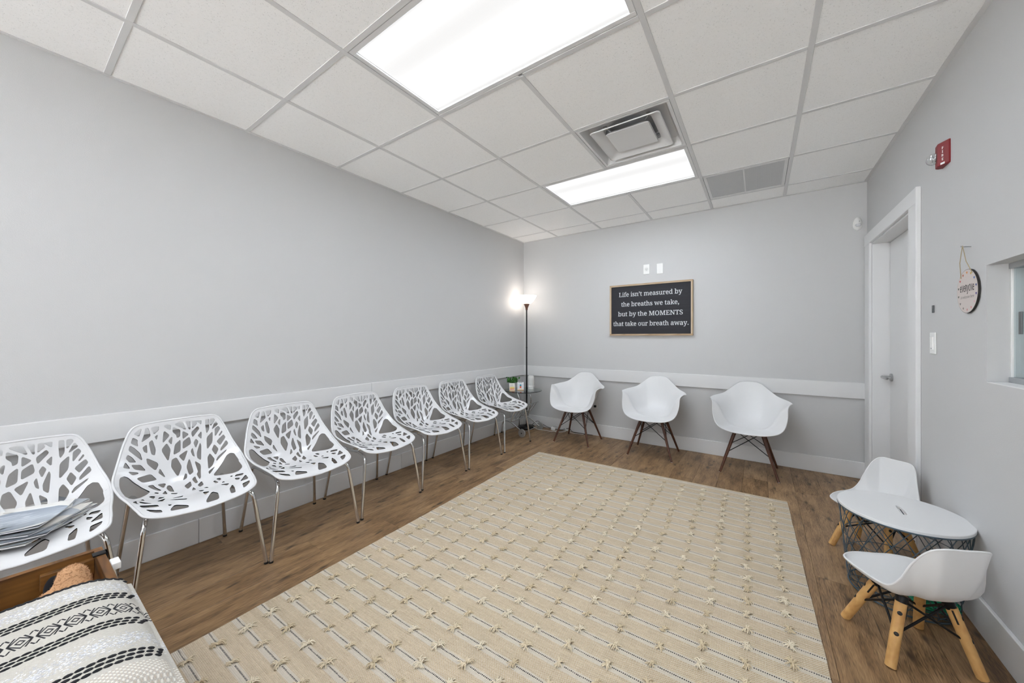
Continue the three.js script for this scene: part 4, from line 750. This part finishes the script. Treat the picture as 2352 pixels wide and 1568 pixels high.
// ------------------------------------------------------------------ woven rug
const RUG = { x: 1.939, z: 2.486, w: 2.125, l: 3.05, turn: 0.0236 };
const rugRows = []; for (let k = -16; k <= 14; k++) rugRows.push(0.127 + 0.0953 * k);
const rugCols = []; for (let k = 0; k < 14; k++) rugCols.push(-0.96 + 0.1475 * k);
{
  const o = thing('area_rug', 'large beige woven rug with black dashed lines and small yarn tufts', 'rug', [RUG.x, 0, RUG.z], RUG.turn), n = 2048;
  const px = RUG.w / n, pz = RUG.l / n, wob = new Float32Array(n); for (let i = 0; i < n; i++) wob[i] = 0.0018 * fbm(i * 0.012, 3.3, 0, 3);
  const colN = rugCols.map((c) => c), bump = new Uint8Array(n * n), rowTone = [...Array(40)].map((_, i) => 6 * noise(i * 3.7, 8));
  const map = tex(n, n, (X, Y) => {
    const x = -RUG.w / 2 + X * px, z = -RUG.l / 2 + (n - 1 - Y) * pz + wob[X], q = (z - 0.127) / 0.0953, k = Math.round(q), d = (q - k) * 95.3;   // mm from the line, + towards the camera
    const pick = Math.floor(z / 0.0052), warp = Math.floor((x + 0.0006 * noise(x * 40, pick * 0.7)) / 0.0043), over = (pick + warp) & 1, fz = z / 0.0052 - pick, fx = x / 0.0043 - Math.floor(x / 0.0043);
    const ivory = smooth(-12, -8, d) * (1 - smooth(17, 21, d)), th = noise(x * 28, pick * 2.3, 2) * 0.5 + noise(x * 140, pick * 5.1, 4) * 0.5, ww = noise(warp * 1.7, z * 16, 9);
    const round = Math.sin(Math.PI * fz) * (0.55 + 0.45 * (over ? Math.sin(Math.PI * fx) : 0.35));
    const tone = 12 * fbm(x * 2.2, z * 3.1, 1, 3) + rowTone[(k + 20) % 40] + 11 * noise(pick * 1.37, 2.2, 7), q2 = tone + 20 * th;      // tan weft picks, cream warp showing between them
    const tan = [186 + q2, 165 + q2, 135 + q2 * 0.95], cream = [206 + 14 * th + 8 * ww, 195 + 14 * th + 8 * ww, 176 + 14 * th + 8 * ww], iv = [205 + 12 * th, 198 + 12 * th, 186 + 12 * th];
    let c = tan.map((v, i) => lerp(v, cream[i], over ? 0.8 : 0.08)); c = c.map((v, i) => lerp(v, iv[i], ivory * 0.75));
    let b = 90 + 130 * round + 20 * th;
    if (Math.abs(d) < 3.4) {                                       // black stitched line, interrupted under each tuft
      let near = 9; for (const cc of rugCols) near = Math.min(near, Math.abs(x - cc)); const f = ((x + 0.0009 * noise(k * 5, x * 30)) / 0.0068) % 1, ff = f < 0 ? f + 1 : f;
      if (near > 0.016 && ff < 0.56 && Math.abs(d) < 2.1 + 0.4 * th) { c = [34 + 10 * th, 33 + 10 * th, 36 + 10 * th]; b = 150; }
    }
    bump[Y * n + X] = clamp(b, 0, 255); return c;
  });
  map.wrapS = map.wrapT = THREE.ClampToEdgeWrapping;
  const bt = new THREE.DataTexture(bump.slice(), n, n, THREE.RedFormat); bt.magFilter = THREE.LinearFilter; bt.minFilter = THREE.LinearMipmapLinearFilter; bt.needsUpdate = true;
  const rugMat = std({ map, bumpMap: bt, bumpScale: 0.0030, roughness: 0.97 });
  const nx = 70, nz = 100, g = new THREE.BoxGeometry(RUG.w, 0.009, RUG.l, nx, 1, nz), p = g.attributes.position, uv = g.attributes.uv;
  for (let k = 0; k < p.count; k++) {
    let x = p.getX(k), z = p.getZ(k); const ed = Math.abs(Math.abs(x) - RUG.w / 2) < 1e-4; uv.setXY(k, x / RUG.w + 0.5, 0.5 - z / RUG.l);
    if (ed) x += 0.0055 * fbm(z * 9, Math.sign(x) * 4, 0, 3) ; if (Math.abs(Math.abs(z) - RUG.l / 2) < 1e-4) z += 0.006 * fbm(x * 4, Math.sign(z) * 7, 0, 2);
    p.setXYZ(k, x, p.getY(k) > 0 ? 0.0085 + 0.0012 * fbm(x * 5, z * 5, 2, 2) : 0.0005, z);
  }
  g.computeVertexNormals(); part('woven_field', g, rugMat, o);
  const tuftMats = [[229, 217, 194], [222, 207, 180], [214, 197, 167]].map(([r, q, b]) => std({ color: new THREE.Color(`rgb(${r},${q},${b})`), roughness: 1 }));
  const tufts = [...Array(8)].map(() => {                          // a knot with two loose tails
    const L = [];
    for (let k = 0; k < 34; k++) {
      const s = k % 2 ? 1 : -1, x0 = rr(-0.006, 0.006), z0 = s * rr(0, 0.009), a = rr(-1.15, 1.15), len = rr(0.010, 0.020), y1 = rr(0.003, 0.009), curl = rr(-0.006, 0.006), pts = [];
      for (let j = 0; j <= 5; j++) { const t = j / 5; pts.push(V(x0 + Math.sin(a) * len * t + curl * t * t, 0.0012 + y1 * Math.sin(Math.PI * Math.min(1, 0.12 + t * 0.8)), z0 + s * Math.cos(a) * len * t - curl * t * t * 0.5)); }
      L.push(sweep(pts, (t) => 0.0021 - 0.0009 * t, 5));
    }
    return merge(L);
  });
  const spots = []; camera.updateMatrixWorld(); camera.updateProjectionMatrix(); o.updateMatrixWorld();
  for (const z of rugRows) for (const x of rugCols) { const a = V(x + rr(-0.006, 0.006), 0.0088, z + rr(-0.003, 0.003)), w = a.clone().applyMatrix4(o.matrixWorld), v = w.clone().applyMatrix4(camera.matrixWorldInverse), s = w.clone().project(camera), out = -v.z < 0.1 || Math.abs(s.x) > 1.03 || Math.abs(s.y) > 1.03; spots.push({ a, far: out ? 100 - v.z : -v.z, turn: rr(-0.4, 0.4) + (rnd() < 0.5 ? Math.PI : 0), sc: rr(0.9, 1.25), k: Math.floor(rnd() * 8), m: Math.floor(rnd() * 3) }); }
  spots.sort((a, b) => a.far - b.far); const rest = [];
  spots.forEach((s, i) => {
    if (i < 300) { const m = part('tuft', tufts[s.k], tuftMats[s.m], o); m.position.copy(s.a); m.rotation.y = s.turn; m.scale.setScalar(s.sc); }
    else { const q = tufts[s.k].clone(); q.scale(s.sc, s.sc, s.sc); q.rotateY(s.turn); rest.push(at(q, s.a.x, s.a.y, s.a.z)); }
  });
  part('tufting', merge(rest), tuftMats[1], o).userData = { kind: 'stuff' };
}

// ------------------------------------------------------------------ things on the walls
{                                                                // framed quotation
  const o = thing('wall_sign', 'black wooden board with a white quotation in a rustic frame', 'sign', [1.741, 1.562, 0]), w = 0.922, h = 0.608, f = 0.02;
  const face = canvasTex(1400, 924, (g, W0, H0) => {
    g.fillStyle = '#232329'; g.fillRect(0, 0, W0, H0); let s = 3; const r = () => { s = (s * 1664525 + 1013904223) >>> 0; return s / 4294967296; };
    for (let k = 0; k < 900; k++) { g.fillStyle = r() < 0.5 ? 'rgba(60,60,72,0.10)' : 'rgba(12,12,14,0.12)'; g.fillRect(r() * W0 - 200, r() * H0, 150 + 600 * r(), 1 + 3 * r()); }
    g.fillStyle = '#d3d6d8'; g.textAlign = 'center'; g.textBaseline = 'alphabetic';
    [['Life isn\u2019t measured by', 0.215, 0.80], ['the breaths we take,', 0.42, 0.735], ['but by the MOMENTS', 0.625, 0.82], ['that take our breath away.', 0.83, 0.955]].forEach(([t, y, k]) => { g.font = '92px serif'; const m = g.measureText(t).width; g.save(); g.translate(W0 / 2, H0 * y); g.scale(k * W0 / m, 1.26); g.fillText(t, 0, 0); g.lineWidth = 1.6; g.strokeStyle = '#d3d6d8'; g.strokeText(t, 0, 0); g.restore(); });
  });
  const m = [blackPlastic, blackPlastic, blackPlastic, blackPlastic, std({ map: face, roughness: 0.7 }), blackPlastic], b = new THREE.Mesh(new THREE.BoxGeometry(w - 2 * f, h - 2 * f, 0.012), m); b.name = 'board'; b.position.z = 0.012; o.add(shade(b));
  const fw = std({ map: woodTex(256, 256, [186, 162, 132], [138, 106, 74], [216, 206, 190], { knots: 1, grain: 10, seedN: 41 }), roughness: 0.8 });
  const bar = (x0, y0, x1, y1, v) => { const g = rbx(x0, y0, 0, x1, y1, 0.034, 0.002), uv = g.attributes.uv; for (let k = 0; k < uv.count; k++) v ? uv.setXY(k, uv.getX(k) / 0.06, uv.getY(k) / 0.3) : uv.setXY(k, uv.getY(k) / 0.06, uv.getX(k) / 0.3); part('frame_bar', g, fw, o); };
  bar(-w / 2, h / 2 - f, w / 2, h / 2, 0); bar(-w / 2, -h / 2, w / 2, -h / 2 + f, 0); bar(-w / 2, -h / 2 + f, -w / 2 + f, h / 2 - f, 1); bar(w / 2 - f, -h / 2 + f, w / 2, h / 2 - f, 1);
}
{
  const o = thing('wall_outlet', 'white wall plate with a single round receptacle above the quotation board', 'outlet', [1.710, 2.029, 0]);
  part('plate', rbx(-0.035, -0.057, 0, 0.035, 0.057, 0.006, 0.003), plateWhite, o); part('receptacle', disc(V(0, 0, 0.007), V(0, 0, 1), 0.024, 0.003, 32), std({ color: 0xe2e2e0, roughness: 0.4 }), o);
  part('slot', merge([rbx(-0.009, -0.004, 0.0075, -0.006, 0.008, 0.009, 0.0005), rbx(0.005, -0.004, 0.0075, 0.008, 0.008, 0.009, 0.0005), disc(V(0, -0.011, 0.0083), V(0, 0, 1), 0.003, 0.0014, 12)]), blackPlastic, o);
  const q = thing('blank_plate', 'blank white wall plate right of the round receptacle above the board', 'wall plate', [1.857, 2.022, 0]);
  part('plate', rbx(-0.034, -0.058, 0, 0.034, 0.058, 0.006, 0.003), plateWhite, q); part('screw', merge([-1, 1].map((s) => disc(V(0, s * 0.04, 0.0063), V(0, 0, 1), 0.0032, 0.0014, 12))), metalWhite, q);
  const c = thing('wall_outlet', 'white wall outlet with a black plug behind the first armchair', 'outlet', [1.085, 0.39, 0]);
  part('plate', rbx(-0.035, -0.057, 0, 0.035, 0.057, 0.006, 0.003), std({ color: 0xd2d2d0, roughness: 0.4 }), c); part('plug', merge([rbx(-0.014, -0.034, 0.006, 0.014, -0.008, 0.03, 0.005)]), blackPlastic, c);
}
{
  const o = thing('motion_detector', 'small white motion detector high on the back wall by the right corner', 'motion detector', [3.505, 2.235, 0]), g = new THREE.SphereGeometry(1, 28, 20), p = g.attributes.position;
  for (let k = 0; k < p.count; k++) { const y = p.getY(k); p.setXYZ(k, p.getX(k) * 0.031 * (1 - 0.12 * y), y * 0.057, Math.max(0, p.getZ(k)) * 0.042); } g.computeVertexNormals();
  part('housing', g, plateWhite, o); const l = new THREE.SphereGeometry(1, 18, 12); l.scale(0.02, 0.017, 0.012); part('lens', at(l, 0, -0.018, 0.032), std({ color: 0xd4d6d8, roughness: 0.25 }), o); part('indicator', disc(V(0.006, 0.012, 0.0405), V(0, 0, 1), 0.003, 0.002, 10), std({ color: 0x6f7376, roughness: 0.4 }), o);
}
{                                                                // fire strobe: plan profile swept upward
  const o = thing('fire_strobe', 'red fire alarm strobe with a clear dome above the door', 'fire alarm', [W, 2.155, 1.59]);
  const red = std({ color: 0x7c0d15, roughness: 0.5 }), sh = new THREE.Shape([[-0.043, 0], [-0.043, 0.016], [-0.036, 0.024], [-0.002, 0.027], [0.043, 0.004], [0.043, 0]].map(([z, x]) => new THREE.Vector2(-z, x)));
  const body = new THREE.ExtrudeGeometry(sh, { depth: 0.104, bevelEnabled: true, bevelThickness: 0.006, bevelSize: 0.004, bevelSegments: 3 });   // shape x = -z, shape y = out of the wall
  body.applyMatrix4(new THREE.Matrix4().makeBasis(V(0, 0, -1), V(-1, 0, 0), V(0, 1, 0))); body.translate(0, -0.052, 0); part('body', metric(body), red, o);
  const dome = new THREE.SphereGeometry(0.026, 28, 20); dome.scale(1, 1.1, 1); part('lens_dome', at(dome, -0.036, -0.004, -0.036), phy({ color: 0xf2f4f4, roughness: 0.05, transmission: 0.85, thickness: 0.01, ior: 1.45 }), o);
  part('flash_tube', merge([rod(V(-0.040, -0.018, -0.036), V(-0.040, 0.012, -0.036), 0.004), rbx(-0.034, -0.022, -0.05, -0.028, 0.014, -0.022, 0.002)]), chrome, o);
  const font = await new FontLoader().loadAsync('fonts/droid/droid_sans_bold.typeface.json'), white = std({ color: 0xe9dcdc, roughness: 0.5 });
  const nrm = V(-0.89, 0, 0.455).normalize();                      // the sloping flank carries the word
  'FIRE'.split('').forEach((ch, i) => { const g = new TextGeometry(ch, { font, size: 0.0125, depth: 0.0012, curveSegments: 4 }); g.computeBoundingBox(); g.translate(-g.boundingBox.max.x / 2, 0, 0); g.applyQuaternion(new THREE.Quaternion().setFromRotationMatrix(new THREE.Matrix4().makeBasis(V(0, 1, 0).cross(nrm), V(0, 1, 0), nrm))); part('letter', metric(at(g, -0.0195, 0.020 - i * 0.0185, 0.0225)), white, o); });
  part('rating_sticker', (() => { const g = rbx(-0.010, -0.005, 0, 0.010, 0.005, 0.0006, 0.0002); g.applyQuaternion(new THREE.Quaternion().setFromRotationMatrix(new THREE.Matrix4().makeBasis(V(0, 1, 0).cross(nrm), V(0, 1, 0), nrm))); return at(g, -0.0195, -0.0505, 0.0225); })(), plateWhite, o);
}
{                                                                // round hanging sign
  const cy = 1.442, cz = 1.83, R = 0.098, o = thing('round_sign', 'round wooden welcome sign with little coloured hearts hanging by the window', 'sign', [W, cy, cz]);
  const face = canvasTex(768, 768, (g, w) => {
    g.fillStyle = '#cfc5c0'; g.fillRect(0, 0, w, w); for (let k = 0; k < 60; k++) { g.fillStyle = `rgba(200,188,180,${0.05 + 0.07 * ((k * 37) % 10) / 10})`; g.fillRect(0, (k * 131) % w, w, 3); }
    const cols = ['#d98d8f', '#c98a8a', '#8a8078', '#6d6a66', '#4e5a4c', '#3f4a40', '#b8383c', '#b4572e', '#d98a2e', '#c9a437', '#2f62a8', '#2a3f7a', '#4b3f86', '#d7a9b4'];
    cols.forEach((c, i) => { const a = Math.PI * 2 * (i + 0.5) / cols.length + Math.PI * 0.28, x = w / 2 + Math.cos(a) * w * 0.43, y = w / 2 + Math.sin(a) * w * 0.43, s = 24; g.fillStyle = c; g.beginPath(); g.moveTo(x, y + s); g.bezierCurveTo(x - s * 1.9, y - s * 0.4, x - s * 0.7, y - s * 1.5, x, y - s * 0.4); g.bezierCurveTo(x + s * 0.7, y - s * 1.5, x + s * 1.9, y - s * 0.4, x, y + s); g.fill(); });
    g.fillStyle = '#3b3531'; g.textAlign = 'center'; let x = w * 0.15; const word = 'eVeRyONe';
    for (const ch of word) { g.font = `bold ${/[a-z]/.test(ch) ? 150 : 128}px sans-serif`; const m = g.measureText(ch).width; g.save(); g.translate(x + 33, w * 0.505); g.scale(66 / Math.max(60, m), 1.35); g.fillText(ch, 0, 0); g.restore(); x += 66; }
    g.font = '64px serif'; g.save(); g.translate(w / 2, w * 0.66); g.transform(1, 0, -0.3, 1, 0, 0); g.fillText('is welcome here', 0, 0); g.restore();
  });
  const dark = std({ color: 0x2b2724, roughness: 0.7 });
  part('disc', disc(V(-0.005, 0, 0), V(1, 0, 0), R, 0.007, 64), dark, o);
  const f = new THREE.CircleGeometry(R - 0.0015, 64), fm = part('printed_face', f, std({ map: face, roughness: 0.6 }), o); fm.rotation.y = -Math.PI / 2; fm.position.x = -0.0088;
  part('nail', merge([rod(V(0, 0.196, 0.010), V(-0.03, 0.2, 0.010), 0.0022), disc(V(-0.03, 0.2, 0.010), V(1, 0, 0), 0.004, 0.002, 12)]), satin, o);
  const twine = std({ color: 0xa89878, roughness: 1 });
  part('cord', merge([sweep([V(-0.025, 0.203, 0.010), V(-0.022, 0.13, -0.026), V(-0.0092, 0.062, -0.056)], 0.0014, 6), sweep([V(-0.025, 0.203, 0.010), V(-0.022, 0.13, 0.033), V(-0.0092, 0.075, 0.050)], 0.0014, 6)]), twine, o);
}
{
  const o = thing('light_switch', 'white rocker light switch plate on the wall right of the door', 'light switch', [W, 1.205, 1.433]);
  part('plate', rbx(-0.006, -0.058, -0.036, 0, 0.058, 0.036, 0.003), plateWhite, o); const r = part('rocker', rbx(-0.0105, -0.034, -0.0165, -0.004, 0.034, 0.0165, 0.002), std({ color: 0xf2f2f0, roughness: 0.3 }), o); r.rotation.z = 0.03; part('indicator', rbx(-0.0108, -0.03, -0.008, -0.0095, -0.026, 0.008, 0.0004), std({ color: 0x6d7072, roughness: 0.5 }), r);
  const s = thing('wall_sensor', 'tiny dark grey strip on the wall above the light switch', 'sensor', [W, 1.388, 1.434]); part('housing', rbx(-0.006, -0.02, -0.008, 0, 0.02, 0.008, 0.0015), std({ color: 0x55585a, roughness: 0.45 }), s);
}
renderer.render(scene, camera);
